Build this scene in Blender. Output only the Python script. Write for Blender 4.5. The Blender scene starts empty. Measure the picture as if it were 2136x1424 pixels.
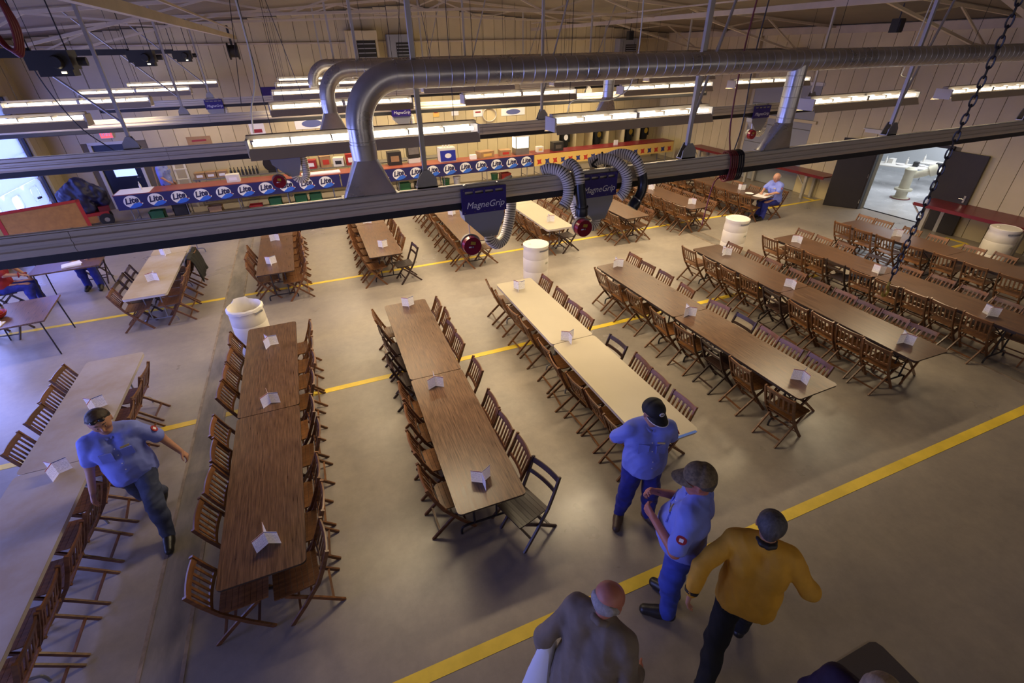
import bpy, bmesh, math, random
import numpy as np
from mathutils import Vector, Matrix
random.seed(7)
SC = bpy.context.scene
COL = SC.collection
# ------------------------------------------------------------------ camera
FPX, YAW, PITCH, ROLL, CAMZ = 985.816, 0.380759, 0.558144, -0.018553, 4.696
_f = Vector((math.sin(YAW)*math.cos(PITCH), math.cos(YAW)*math.cos(PITCH), -math.sin(PITCH)))
_r = Vector((math.cos(YAW), -math.sin(YAW), 0)); _u = _r.cross(_f)
_c, _s = math.cos(ROLL), math.sin(ROLL)
_r, _u = _c*_r + _s*_u, -_s*_r + _c*_u
cam = bpy.data.cameras.new('camera'); cam.sensor_width = 36; cam.lens = FPX/2136*36; cam.clip_start = .05
camo = bpy.data.objects.new('camera', cam); COL.objects.link(camo)
camo.matrix_world = Matrix(((_r.x, _u.x, -_f.x, 0), (_r.y, _u.y, -_f.y, 0), (_r.z, _u.z, -_f.z, CAMZ), (0, 0, 0, 1)))
SC.camera = camo
# ------------------------------------------------------------------ world, daylight, exposure
SC.view_settings.view_transform = 'Standard'; SC.view_settings.look = 'None'
SC.view_settings.exposure = 0.0; SC.view_settings.gamma = 1.0
w = bpy.data.worlds.new('overcast_sky'); SC.world = w; w.use_nodes = True
w.node_tree.nodes['Background'].inputs[0].default_value = (.42, .52, 1, 1)
w.node_tree.nodes['Background'].inputs[1].default_value = 2.4
def area(name, loc, target, sx, sy, power, color, parent=None, spread=180):
    l = bpy.data.lights.new(name, 'AREA'); l.shape = 'RECTANGLE'; l.size = sx; l.size_y = sy
    l.energy = power; l.color = color; l.spread = math.radians(spread)
    o = bpy.data.objects.new(name, l); COL.objects.link(o); o.location = loc
    d = Vector(target) - Vector(loc); o.rotation_euler = d.to_track_quat('-Z', 'Y').to_euler()
    if parent: o.parent = parent
    return o
WX0, WX1, WY0, WY1 = -7.8, 16.3, -5.0, 20.9          # inner faces of the hall
BAYS = [(.6, 4.4), (6.4, 10.0), (11.2, 14.8), (16.0, 19.6)]   # overhead door openings in the left wall
DOORH = 3.7
DAY = (.235, .275, 1.0)
for k, (a, b) in enumerate(BAYS):                      # daylight standing in each overhead door opening
    area('daylight_door', (WX0 - .28, (a+b)/2, DOORH/2), (0, (a+b)/2, DOORH/2 - 1.2), b-a-.2, DOORH-.3, (270, 270, 200, 280)[k], DAY)
for x in (-3.0, 2.0, 7.0, 12.0):                        # added warm fill from behind the viewer, set at invented windows
    area('added_fill', (x, WY0+.06, 3.7), (x, WY0+6, 0.6), 2.6, 1.3, 44, (1, .90, .84))
area('daylight_annex', (20.2, 9.2, 3.1), (20.2, 9.2, 0), 4.5, 4.5, 260, (.86, .92, 1))
# ------------------------------------------------------------------ materials
MATS = {}
def mat(name, col, rough=.5, metal=0., noise=0., scale=8., stretch=(1, 1, 1), col2=None, bump=0., rnd=0., emit=None, estr=0., spec=.5, alpha=1., trans=0., rnoise=0.):
    m = bpy.data.materials.new(name); m.use_nodes = True; nt = m.node_tree; b = nt.nodes['Principled BSDF']
    b.inputs['Base Color'].default_value = (*col, 1); b.inputs['Roughness'].default_value = rough
    b.inputs['Metallic'].default_value = metal; b.inputs['Specular IOR Level'].default_value = spec
    b.inputs['Alpha'].default_value = alpha; b.inputs['Transmission Weight'].default_value = trans
    if emit: b.inputs['Emission Color'].default_value = (*emit, 1); b.inputs['Emission Strength'].default_value = estr
    L = nt.links.new; cur = None
    if noise or bump or col2 or rnoise:
        tc = nt.nodes.new('ShaderNodeTexCoord'); mp = nt.nodes.new('ShaderNodeMapping'); mp.inputs['Scale'].default_value = stretch
        n = nt.nodes.new('ShaderNodeTexNoise'); n.inputs['Scale'].default_value = scale; n.inputs['Detail'].default_value = 5; n.inputs['Roughness'].default_value = .6
        L(tc.outputs['Object'], mp.inputs[0]); L(mp.outputs[0], n.inputs[0])
        c2 = col2 or tuple(max(0, c*(1-noise)) for c in col)
        r = nt.nodes.new('ShaderNodeValToRGB'); r.color_ramp.elements[0].position = .36; r.color_ramp.elements[1].position = .64
        r.color_ramp.elements[0].color = (*c2, 1); r.color_ramp.elements[1].color = (*col, 1)
        L(n.outputs[0], r.inputs[0]); cur = r.outputs[0]
        if bump:
            bp = nt.nodes.new('ShaderNodeBump'); bp.inputs['Strength'].default_value = bump; bp.inputs['Distance'].default_value = .01
            L(n.outputs[0], bp.inputs['Height']); L(bp.outputs[0], b.inputs['Normal'])
        if rnoise:
            mr = nt.nodes.new('ShaderNodeMapRange'); mr.inputs[1].default_value = .3; mr.inputs[2].default_value = .7
            mr.inputs[3].default_value = max(.02, rough-rnoise); mr.inputs[4].default_value = rough+rnoise
            L(n.outputs[0], mr.inputs[0]); L(mr.outputs[0], b.inputs['Roughness'])
    if rnd:
        oi = nt.nodes.new('ShaderNodeObjectInfo'); hs = nt.nodes.new('ShaderNodeHueSaturation')
        mr = nt.nodes.new('ShaderNodeMapRange'); mr.inputs[3].default_value = 1-rnd; mr.inputs[4].default_value = 1+rnd
        L(oi.outputs['Random'], mr.inputs[0]); L(mr.outputs[0], hs.inputs['Value'])
        if cur: L(cur, hs.inputs['Color'])
        else: hs.inputs['Color'].default_value = (*col, 1)
        cur = hs.outputs[0]
    if cur: L(cur, b.inputs['Base Color'])
    MATS[name] = m; return m
mat('concrete', (.335, .288, .240), .34, noise=.0, col2=(.268, .234, .204), scale=.55, bump=.0, rnoise=.09)
nt = MATS['concrete'].node_tree                         # fine speckle and worn patches over the broad mottling
bs = nt.nodes['Principled BSDF']; src = bs.inputs['Base Color'].links[0].from_socket
n2 = nt.nodes.new('ShaderNodeTexNoise'); n2.inputs['Scale'].default_value = 6; n2.inputs['Detail'].default_value = 9; n2.inputs['Roughness'].default_value = .75
tc = nt.nodes.new('ShaderNodeTexCoord'); nt.links.new(tc.outputs['Object'], n2.inputs[0])
rp = nt.nodes.new('ShaderNodeValToRGB'); rp.color_ramp.elements[0].position = .3; rp.color_ramp.elements[1].position = .72
rp.color_ramp.elements[0].color = (.82, .82, .84, 1); rp.color_ramp.elements[1].color = (1.07, 1.05, 1.02, 1)
mx = nt.nodes.new('ShaderNodeMix'); mx.data_type = 'RGBA'; mx.blend_type = 'MULTIPLY'; mx.inputs[0].default_value = 1
nt.links.new(n2.outputs[0], rp.inputs[0]); nt.links.new(src, mx.inputs['A']); nt.links.new(rp.outputs[0], mx.inputs['B']); nt.links.new(mx.outputs['Result'], bs.inputs['Base Color'])
mat('worn_concrete', (.26, .225, .19), .5, col2=(.15, .13, .115), scale=2.2, stretch=(2, .6, 1))
mat('drain_edge', (.34, .26, .19), .5, noise=.5, scale=5)
mat('drain_grate', (.19, .165, .145), .6, noise=.5, scale=4)
mat('yellow_paint', (.86, .61, .05), .42, noise=.18, scale=3, rnoise=.08)
mat('siding', (.58, .485, .29), .45, noise=.12, scale=.8, rnd=.05)
mat('siding_gap', (.17, .14, .09), .8)
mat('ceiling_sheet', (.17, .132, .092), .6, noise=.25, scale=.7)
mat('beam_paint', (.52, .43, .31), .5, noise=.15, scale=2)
mat('door_brown', (.022, .016, .015), .45, noise=.2, scale=3)
mat('door_navy', (.012, .016, .04), .4)
mat('door_white', (.72, .76, .86), .4, noise=.06, scale=2)
mat('frame_white', (.62, .60, .56), .45)
mat('galv', (.58, .55, .52), .33, metal=.72, noise=.22, scale=3, rnoise=.1)
mat('galv_dull', (.34, .33, .33), .42, metal=.8, noise=.15, scale=6)
mat('alu', (.60, .54, .45), .38, metal=.35, noise=.12, scale=2, stretch=(.2, 1, 1))
mat('post_paint', (.40, .375, .35), .42, metal=.3)
mat('rubber', (.013, .013, .016), .55)
mat('black_plastic', (.014, .014, .017), .32)
mat('dark_metal', (.03, .028, .028), .42, metal=.5)
mat('trolley_blue', (.022, .008, .16), .38)
mat('hopper_grey', (.27, .275, .29), .5)
mat('white_print', (.75, .74, .78), .5)
mat('hose_rib', (.82, .76, .66), .5); mat('hose_valley', (.10, .09, .08), .7)
mat('red_disc', (.20, .006, .018), .22)
mat('steel', (.5, .5, .5), .25, metal=1)
mat('wire_white', (.6, .58, .52), .5)
mat('cord_red', (.16, .012, .015), .5); mat('cord_dark', (.02, .016, .018), .5)
mat('tube_glow', (1, 1, 1), .5, emit=(1, .90, .70), estr=5)
mat('reflector', (.40, .34, .27), .5)
mat('reflector_in', (.8, .78, .72), .35)
mat('walnut', (.165, .086, .044), .32, noise=0, col2=(.068, .033, .018), scale=5.5, stretch=(13, .7, 1), rnd=.12, rnoise=.05)
mat('walnut_dark', (.125, .066, .038), .33, noise=0, col2=(.068, .036, .022), scale=5, stretch=(9, .55, 1), rnd=.10, rnoise=.05)
mat('table_edge', (.035, .022, .015), .5)
mat('cream_top', (.45, .385, .285), .38, noise=.06, scale=1.5)
mat('cream_stained', (.43, .37, .32), .42, col2=(.36, .27, .17), scale=1.7)
mat('cream_edge', (.52, .47, .44), .5)
mat('leg_metal', (.035, .03, .032), .4, metal=.4); mat('leg_grey', (.22, .22, .24), .4, metal=.4)
mat('chair_wood', (.18, .074, .026), .36, col2=(.098, .038, .014), scale=6, stretch=(1, 1, 5), rnd=.28)
mat('chair_seat', (.23, .098, .032), .34, col2=(.125, .05, .017), scale=6, stretch=(1, 7, 1), rnd=.3)
mat('chair_dark', (.042, .020, .016), .36, noise=.3, scale=6, rnd=.25)
mat('drum_white', (.78, .72, .64), .42, noise=.05, scale=4)
mat('liner', (.80, .76, .70), .35, bump=.6, scale=14)
mat('tape_grey', (.2, .2, .22), .5); mat('marker', (.35, .35, .25), .6)
mat('paper', (.80, .78, .80), .6)
mat('paper_red', (.28, .02, .03), .5); mat('paper_blue', (.10, .12, .3), .5)
m = mat('paper_text', (.78, .76, .78), .6)
nt = m.node_tree; b = nt.nodes['Principled BSDF']; tc = nt.nodes.new('ShaderNodeTexCoord'); sx = nt.nodes.new('ShaderNodeSeparateXYZ')
nt.links.new(tc.outputs['Object'], sx.inputs[0])
def mnode(op, a, v, v2=None):
    q = nt.nodes.new('ShaderNodeMath'); q.operation = op
    nt.links.new(a, q.inputs[0])
    if isinstance(v, (int, float)): q.inputs[1].default_value = v
    else: nt.links.new(v, q.inputs[1])
    return q.outputs[0]
fr = mnode('FRACT', mnode('MULTIPLY', sx.outputs['Z'], 62), 0); ln = mnode('LESS_THAN', fr, .30)
nz = nt.nodes.new('ShaderNodeTexNoise'); nz.inputs['Scale'].default_value = 90; nt.links.new(tc.outputs['Object'], nz.inputs[0])
ln = mnode('MULTIPLY', ln, mnode('GREATER_THAN', nz.outputs[0], .47))
ln = mnode('MULTIPLY', ln, mnode('GREATER_THAN', sx.outputs['Z'], .025)); ln = mnode('MULTIPLY', ln, mnode('LESS_THAN', sx.outputs['Z'], .15))
mx = nt.nodes.new('ShaderNodeMix'); mx.data_type = 'RGBA'; mx.inputs['A'].default_value = (.95, .94, .96, 1); mx.inputs['B'].default_value = (.52, .51, .58, 1)
nt.links.new(ln, mx.inputs[0]); nt.links.new(mx.outputs['Result'], b.inputs['Base Color'])
tl = nt.nodes.new('ShaderNodeBsdfTranslucent'); mxs = nt.nodes.new('ShaderNodeMixShader'); mxs.inputs[0].default_value = .42   # thin paper lets light through
nt.links.new(mx.outputs['Result'], tl.inputs[0]); nt.links.new(b.outputs[0], mxs.inputs[1]); nt.links.new(tl.outputs[0], mxs.inputs[2]); nt.links.new(mxs.outputs[0], nt.nodes['Material Output'].inputs[0])
mat('bar_red', (.30, .075, .05), .38, noise=.2, scale=2); mat('counter_red', (.165, .010, .016), .35, noise=.2, scale=3)
mat('banner_navy', (.014, .014, .10), .45); mat('emblem_white', (.75, .74, .74), .5); mat('emblem_blue', (.03, .13, .60), .45); mat('emblem_ink', (.015, .015, .07), .5)
mat('banner_yellow', (.68, .44, .12), .5); mat('mark_red', (.45, .035, .025), .5); mat('mark_blue', (.02, .03, .16), .5)
mat('cardboard', (.36, .22, .11), .7, noise=.2, scale=4); mat('box_white', (.66, .63, .58), .6); mat('box_black', (.02, .019, .02), .5)
mat('cooler_blue', (.02, .03, .32), .4); mat('green_plastic', (.02, .13, .045), .45); mat('red_plastic', (.34, .02, .018), .4)
mat('glass_lit', (.8, .7, .5), .2, emit=(1, .8, .5), estr=4); mat('exit_red', (.8, .05, .05), .4, emit=(1, .10, .10), estr=1.3)
mat('pane', (.8, .85, 1), .05, trans=1.); mat('cork', (.36, .155, .03), .7, noise=.2, scale=9)
mat('jacket_black', (.007, .007, .009), .75, noise=.4, scale=7, bump=.4)
mat('pale_floor', (.55, .545, .55), .22, noise=.18, scale=1.3, rnoise=.1); mat('hydrant_cream', (.64, .60, .45), .4, noise=.15, scale=3)
mat('annex_wall', (.66, .68, .70), .6); mat('rubber_mat', (.040, .030, .032), .85, bump=.5, scale=90)
mat('brass', (.5, .36, .06), .35, metal=.8); mat('gold_plate', (.55, .45, .22), .35, metal=.5)
mat('opener_black', (.016, .015, .015), .5)
mat('skin', (.46, .235, .155), .5, noise=.12, scale=14); mat('skin_ruddy', (.50, .185, .120), .5, noise=.15, scale=14); mat('lip', (.30, .09, .075), .5)
mat('eye_white', (.6, .57, .54), .3); mat('eye_dark', (.015, .012, .01), .2)
mat('shirt_blue', (.20, .25, .72), .75, noise=.14, scale=5, bump=.5); mat('jeans', (.022, .03, .27), .8, noise=.35, scale=8, bump=.3); mat('navy_trousers', (.04, .07, .42), .75, noise=.3, scale=6, bump=.4)
mat('grey_trousers', (.06, .075, .15), .75, noise=.4, scale=6, bump=.4); mat('black_trousers', (.008, .008, .011), .8, noise=.3, scale=6, bump=.3)
mat('boot_brown', (.075, .042, .028), .5, noise=.4, scale=12); mat('boot_black', (.013, .011, .011), .4)
mat('yellow_jacket', (.72, .37, .03), .75, noise=.18, scale=5, bump=.5); mat('tan_jacket', (.21, .165, .12), .85, noise=.3, scale=5, bump=.5)
mat('hair_dark', (.045, .026, .017), .6, noise=.5, scale=40, stretch=(1, 1, .2), bump=.6); mat('hair_grey', (.10, .09, .085), .6, noise=.5, scale=40, stretch=(1, 1, .2), bump=.6); mat('hair_blond', (.40, .30, .18), .6, noise=.4, scale=40, stretch=(1, .2, 1), bump=.6)
mat('hair_white', (.36, .33, .31), .65, noise=.3, scale=40, bump=.5)
mat('cap_black', (.008, .008, .010), .7); mat('camo', (.20, .145, .075), .8, col2=(.085, .062, .034), scale=34, rnd=0); mat('patch_red', (.30, .012, .018), .6); mat('white_cloth', (.80, .80, .88), .7, bump=.4, scale=6)
mat('tarp_navy', (.012, .012, .05), .5, noise=.5, scale=5)
mat('purple_jacket', (.025, .008, .032), .8, noise=.3, scale=6, bump=.4); mat('red_shirt', (.30, .012, .02), .75, noise=.2, scale=6)
# ------------------------------------------------------------------ mesh helpers
class MB:
    def __init__(s): s.v = []; s.f = []; s.m = []
    def add(s, vs, fs, mi=0):
        o = len(s.v); s.v += [tuple(v) for v in vs]; s.f += [tuple(i+o for i in f) for f in fs]; s.m += [mi]*len(fs); return s
    def box(s, c, d, rot=None, mi=0):
        vs = [Vector((x*d[0]/2, y*d[1]/2, z*d[2]/2)) for x in (-1, 1) for y in (-1, 1) for z in (-1, 1)]
        if rot is not None: vs = [rot @ v for v in vs]
        c = Vector(c)
        return s.add([v+c for v in vs], [(0, 1, 3, 2), (4, 6, 7, 5), (0, 4, 5, 1), (2, 3, 7, 6), (0, 2, 6, 4), (1, 5, 7, 3)], mi)
    def bar(s, a, b, wd, th, side=(0, 1, 0), mi=0):
        a, b = Vector(a), Vector(b); z = (b-a).normalized(); x = Vector(side); x = (x - z*x.dot(z))
        if x.length < 1e-5: x = z.orthogonal()
        x.normalize(); y = z.cross(x)
        return s.box((a+b)/2, (wd, th, (b-a).length), Matrix((x, y, z)).transposed(), mi)
    def tube(s, pts, r, n=8, caps=True, ms=None, mi=0):
        pts = [Vector(p) for p in pts]; rs = r if isinstance(r, (list, tuple)) else [r]*len(pts)
        t0 = (pts[1]-pts[0]).normalized(); nx = t0.orthogonal().normalized(); o = len(s.v)
        for i, p in enumerate(pts):
            t = ((pts[min(i+1, len(pts)-1)] - pts[max(i-1, 0)])).normalized()
            nx = (nx - t*nx.dot(t)).normalized(); ny = t.cross(nx)
            for k in range(n):
                a = 2*math.pi*k/n; s.v.append(tuple(p + (nx*math.cos(a) + ny*math.sin(a))*rs[i]))
        for i in range(len(pts)-1):
            for k in range(n):
                s.f.append((o+i*n+k, o+i*n+(k+1) % n, o+(i+1)*n+(k+1) % n, o+(i+1)*n+k)); s.m.append(ms[i] if ms else mi)
        if caps:
            s.f.append(tuple(o+k for k in range(n))[::-1]); s.m.append(ms[0] if ms else mi)
            s.f.append(tuple(o+(len(pts)-1)*n+k for k in range(n))); s.m.append(ms[-1] if ms else mi)
        return s
    def lathe(s, prof, n=24, c=(0, 0, 0), cap0=True, cap1=True, mi=0):
        o = len(s.v)
        for r, z in prof:
            for k in range(n):
                a = 2*math.pi*k/n; s.v.append((c[0]+r*math.cos(a), c[1]+r*math.sin(a), c[2]+z))
        for i in range(len(prof)-1):
            for k in range(n): s.f.append((o+i*n+k, o+i*n+(k+1) % n, o+(i+1)*n+(k+1) % n, o+(i+1)*n+k)); s.m.append(mi)
        if cap0: s.f.append(tuple(o+k for k in range(n))[::-1]); s.m.append(mi)
        if cap1: s.f.append(tuple(o+(len(prof)-1)*n+k for k in range(n))); s.m.append(mi)
        return s
    def prism(s, poly, axis, a, b, mi=0):          # poly of 2-D points extruded along axis from a to b
        n = len(poly)
        def P(p, t): return {'x': (t, p[0], p[1]), 'y': (p[0], t, p[1]), 'z': (p[0], p[1], t)}[axis]
        vs = [P(p, a) for p in poly] + [P(p, b) for p in poly]
        return s.add(vs, [tuple(range(n))[::-1], tuple(range(n, 2*n))] + [(i, (i+1) % n, n+(i+1) % n, n+i) for i in range(n)], mi)
    def sphere(s, c, r, n=12, m=8, mi=0):
        r = r if isinstance(r, (tuple, list)) else (r, r, r)
        pr = [(math.sin(math.pi*i/m), -math.cos(math.pi*i/m)) for i in range(m+1)]; o = len(s.v)
        s.lathe([(max(a, .001), b) for a, b in pr], n, (0, 0, 0), True, True, mi)
        for i in range(o, len(s.v)): v = s.v[i]; s.v[i] = (c[0]+v[0]*r[0], c[1]+v[1]*r[1], c[2]+v[2]*r[2])
        return s
    def mesh(s, name, smooth=False):
        me = bpy.data.meshes.new(name); me.from_pydata(s.v, [], s.f)
        bm = bmesh.new(); bm.from_mesh(me); bmesh.ops.recalc_face_normals(bm, faces=bm.faces); bm.to_mesh(me); bm.free()
        if any(s.m): me.polygons.foreach_set('material_index', s.m)
        if smooth: me.polygons.foreach_set('use_smooth', [True]*len(me.polygons)); 
        return me
def auto_smooth(me, ang=40):
    me.polygons.foreach_set('use_smooth', [True]*len(me.polygons)); me.set_sharp_from_angle(angle=math.radians(ang)); return me
def obj(name, me, m, parent=None, loc=None, rot=None, smooth=False):
    if isinstance(me, MB): me = auto_smooth(me.mesh(name)) if smooth else me.mesh(name)
    if m is not None and not me.materials:
        for q in (m if isinstance(m, (list, tuple)) else [m]): me.materials.append(MATS[q])
    o = bpy.data.objects.new(name, me); COL.objects.link(o)
    if parent: o.parent = parent
    if loc: o.location = loc
    if rot: o.rotation_euler = rot
    return o
def tag(o, label, cat, group=None):
    o['label'] = label; o['category'] = cat
    if group: o['group'] = group
    return o
def thing(name, label, cat, loc=(0, 0, 0), rz=0., group=None):
    o = bpy.data.objects.new(name, None); COL.objects.link(o); o.location = loc; o.rotation_euler = (0, 0, rz); o.empty_display_size = .1
    return tag(o, label, cat, group)
def struct(name, me, m, parent=None, **k):
    o = obj(name, me, m, parent, **k)
    o['kind'] = 'structure'; return o
def copytree(root, loc, rz=None, label=None, group=None):
    def cp(o, par):
        c = o.copy(); COL.objects.link(c)
        if par: c.parent = par
        for ch in KIDS.get(o.name, ()): cp(ch, c)
        return c
    KIDS = {}
    def walk(o):
        KIDS[o.name] = list(o.children)
        for ch in o.children: walk(ch)
    walk(root); r = cp(root, None); r.location = loc
    if rz is not None: r.rotation_euler = (0, 0, rz)
    if label: r['label'] = label
    if group: r['group'] = group
    return r
TXT = {}
def text_mesh(s, size, shear=0., off=0., ext=.0015):
    key = (s, size, shear)
    if key not in TXT:
        c = bpy.data.curves.new('t', 'FONT'); c.body = s; c.size = size; c.shear = shear; c.offset = off; c.extrude = ext
        c.align_x = 'CENTER'; c.align_y = 'CENTER'; c.resolution_u = 3
        o = bpy.data.objects.new('t', c); COL.objects.link(o)
        dg = bpy.context.evaluated_depsgraph_get(); me = bpy.data.meshes.new_from_object(o.evaluated_get(dg))
        bpy.data.objects.remove(o); me.name = 'lettering'; me.materials.clear(); TXT[key] = me
    return TXT[key]
def smooth_path(pts, n=8):
    P = [Vector(p) for p in pts]; P = [P[0]*2-P[1]] + P + [P[-1]*2-P[-2]]; out = []
    for i in range(1, len(P)-2):
        for k in range(n):
            t = k/n; a, b, c, d = P[i-1], P[i], P[i+1], P[i+2]
            out.append(.5*((2*b) + (c-a)*t + (2*a-5*b+4*c-d)*t*t + (3*b-a-3*c+d)*t**3))
    out.append(P[-2]); return out
def resample(pts, step):
    P = [Vector(p) for p in pts]; out = [P[0]]; acc = 0
    for a, b in zip(P, P[1:]):
        L = (b-a).length; t = step-acc
        while t < L: out.append(a+(b-a)*(t/L)); t += step
        acc = (acc+L) % step
    return out
def ribbed(pts, r, pitch=.03, n=14):
    P = resample(smooth_path(pts, 10), pitch/2); rs = [r if i % 2 else r*.86 for i in range(len(P))]
    # wide light rib, narrow dark valley
    Q, R, S = [], [], []
    for i in range(0, len(P)-1):
        a, b = P[i], P[i+1]
        if i % 2 == 0: Q += [a, a.lerp(b, .3)]; R += [r*.9, r]; S += [1, 0]
        else: Q += [a, a.lerp(b, .75)]; R += [r, r]; S += [0, 1]
    return MB().tube(Q, R, n, True, S[:len(Q)-1])
# ================================================================== structure
def ceilz(x): return 5.10 + .95*(1 - abs(x-4.25)/12.05)
H0 = 5.10
struct('floor', MB().box(((WX0+WX1)/2, (WY0+WY1)/2, -.1), (WX1-WX0+.6, WY1-WY0+.6, .2)), 'concrete')
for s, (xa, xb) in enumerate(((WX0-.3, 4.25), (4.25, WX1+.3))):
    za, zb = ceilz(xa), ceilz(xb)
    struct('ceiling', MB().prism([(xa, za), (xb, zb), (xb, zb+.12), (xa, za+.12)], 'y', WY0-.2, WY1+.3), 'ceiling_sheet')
def wall_boxes(boxes):
    m = MB()
    for a, b in boxes: m.box([(p+q)/2 for p, q in zip(a, b)], [abs(q-p) for p, q in zip(a, b)])
    return m
# left wall: piers between the overhead doors and the header above them
edges = [WY0] + [v for ab in BAYS for v in ab] + [WY1]
bl = [((WX0-.2, edges[i], 0), (WX0, edges[i+1], DOORH)) for i in range(0, len(edges), 2)] + [((WX0-.2, WY0, DOORH), (WX0, WY1, H0+.05))]
wl = struct('wall_left', wall_boxes(bl), 'siding_gap')
DX0, DX1, DH = -6.62, -5.48, 2.12                     # back door opening
mb = wall_boxes([((WX0-.2, WY1, 0), (DX0, WY1+.2, H0)), ((DX1, WY1, 0), (WX1+.2, WY1+.2, H0)), ((DX0, WY1, DH), (DX1, WY1+.2, H0))])
mb.prism([(WX0-.2, H0), (WX1+.2, H0), (4.25, ceilz(4.25)+.1)], 'y', WY1, WY1+.2)
wb = struct('wall_back', mb, 'siding_gap')
RY0, RY1, RH = 8.13, 9.96, 2.14                       # double door opening in the right wall
wr = struct('wall_right', wall_boxes([((WX1, WY0, 0), (WX1+.2, RY0, H0+.1)), ((WX1, RY1, 0), (WX1+.2, WY1, H0+.1)), ((WX1, RY0, RH), (WX1+.2, RY1, H0+.1))]), 'siding_gap')
wf = struct('wall_front', MB().prism([(WX0-.2, 0), (WX1+.2, 0), (WX1+.2, H0), (4.25, ceilz(4.25)+.1), (WX0-.2, H0)], 'y', WY0-.2, WY0), 'siding')
for k, x in enumerate((-3.0, 2.0, 7.0, 12.0)):         # invented high windows behind the viewer, made to house the added fill lamps
    wn = struct('window_%d' % (k+1), MB().box((x, WY0+.02, 4.38), (2.8, .06, .08)).box((x, WY0+.02, 3.02), (2.8, .06, .08)).box((x-1.36, WY0+.02, 3.7), (.08, .06, 1.3)).box((x+1.36, WY0+.02, 3.7), (.08, .06, 1.3)).box((x, WY0+.02, 3.7), (.05, .05, 1.3)), 'frame_white')
    obj('pane', MB().box((x, WY0+.015, 3.7), (2.64, .008, 1.28)), 'pane', wn)  # pane of the invented windows, no opening behind it
def panel(parent, c, d, nm='panel'):
    x, y, z = d; m = MB()
    m.box(c, d)
    return obj(nm, m, 'siding', parent)
P = .46
x = WX0
while x < WX1-.05:                                     # upright siding panels, back wall
    xm = min(x+P, WX1)
    lo = DH+.06 if (xm > DX0-.06 and x < DX1+.06) else .0
    top = min(ceilz(x), ceilz(xm))-.02
    panel(wb, ((x+xm)/2, WY1-.015, (lo+top)/2), (xm-x-.014, .03, top-lo)); x += P
y = 1.0
while y < WY1-.05:                                     # upright siding panels, right wall
    ym = min(y+P, WY1-.04)
    if RY0-.1 < (y+ym)/2 < RY1+.1: lo = RH+.06
    elif 12.45 < (y+ym)/2 < 15.3: lo = 3.5
    else: lo = 0.
    panel(wr, (WX1-.015, (y+ym)/2, (lo+H0)/2), (.03, ym-y-.014, H0-lo)); y += P
for ya, yb in ((14.8, 16.0), (19.6, WY1)):
    y = ya
    while y < yb-.03:
        ym = min(y+.40, yb)-.012; panel(wl, (WX0+.015, (y+ym)/2, H0/2), (.03, ym-y, H0)); y += .40
y = 16.0
while y < 19.58: panel(wl, (WX0+.015, y+.2, (DOORH+.1+H0)/2), (.03, .385, H0-DOORH-.1)); y += .40
# yellow lane lines and floor drains
def tlab(k): return ('wide yellow painted lane line near the standing men', 'yellow painted lane line running under the nearer table runs', 'yellow painted lane line running under the farther table runs')[k]
for k, (yy, xa, xb) in enumerate(((2.14, -7.6, 14.6), (6.80, -7.6, 10.5), (11.27, -7.6, 16.2))):
    tag(obj('lane_line', MB().box(((xa+xb)/2, yy, .002), (xb-xa, (.125, .115, .105)[k], .003)), 'yellow_paint'), tlab(k), 'floor line')
tag(obj('corner_line', MB().box((15.9, 11.6, .002), (.12, .55, .0035)), 'yellow_paint'), 'short yellow painted corner mark beside the wall counter leg', 'floor line')
m = MB().box((15.35, 6.62, .002), (1.1, .11, .003)); m.box((15.87, 6.9, .0021), (.12, .5, .0031))
tag(obj('corner_line', m, 'yellow_paint'), 'yellow painted corner mark under the longer wall counter', 'floor line')
for lab, xa, xb in (('long trench drain with tan edges beside the walnut table run', -2.38, -2.02), ('trench drain strip running past the white drum by the wide table run', 9.78, 10.14)):
    d = thing('floor_drain', lab, 'floor drain', ((xa+xb)/2, 8, 0))
    hw = (xb-xa)/2
    obj('grate', MB().box((0, 0, .0023), (2*hw, 25, .0046)), 'worn_concrete', d)
    for sx in (-1, 1): obj('edge_strip', MB().box((sx*hw, 0, .0035), (.035, 25, .007)), 'drain_edge', d)
tag(obj('floor_mat', MB().prism([(-1.9+.06, -2), (0-.06, -2), (0, -1.94), (0, -.07), (-.02, -.02), (-.07, 0), (-1.83, 0), (-1.9, -.06)], 'z', .001, .012), 'rubber_mat', loc=(3.88, .83, 0)), 'dark ribbed rubber floor mat with rounded corner', 'mat')
# overhead door of the farthest bay, white sections with rounded windows
def plate_oval(w, h, t, ox, oz, rx, rz, n=24):
    m = MB(); pts = []
    for k in range(n):
        a = 2*math.pi*(k+.5)/n; c, s = math.cos(a), math.sin(a)
        e = .45; ov = (ox+rx*math.copysign(abs(c)**e, c), oz+rz*math.copysign(abs(s)**e, s)); q = max(abs(c)/(w/2), abs(s)/(h/2)); pts.append((ov, (c/q, s/q)))
    for yy in (0, t):
        m.add([(p[0][0], yy, p[0][1]) for p in pts] + [(p[1][0], yy, p[1][1]) for p in pts], [(k, (k+1) % n, n+(k+1) % n, n+k) for k in range(n)])
    m.add([(p[0][0], 0, p[0][1]) for p in pts] + [(p[0][0], t, p[0][1]) for p in pts], [(k, (k+1) % n, n+(k+1) % n, n+k) for k in range(n)])
    return m
m = MATS['door_white']; nt = m.node_tree; tr = nt.nodes.new('ShaderNodeBsdfTranslucent'); tr.inputs[0].default_value = (.8, .86, 1, 1); ms = nt.nodes.new('ShaderNodeMixShader'); ms.inputs[0].default_value = .55
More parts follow.
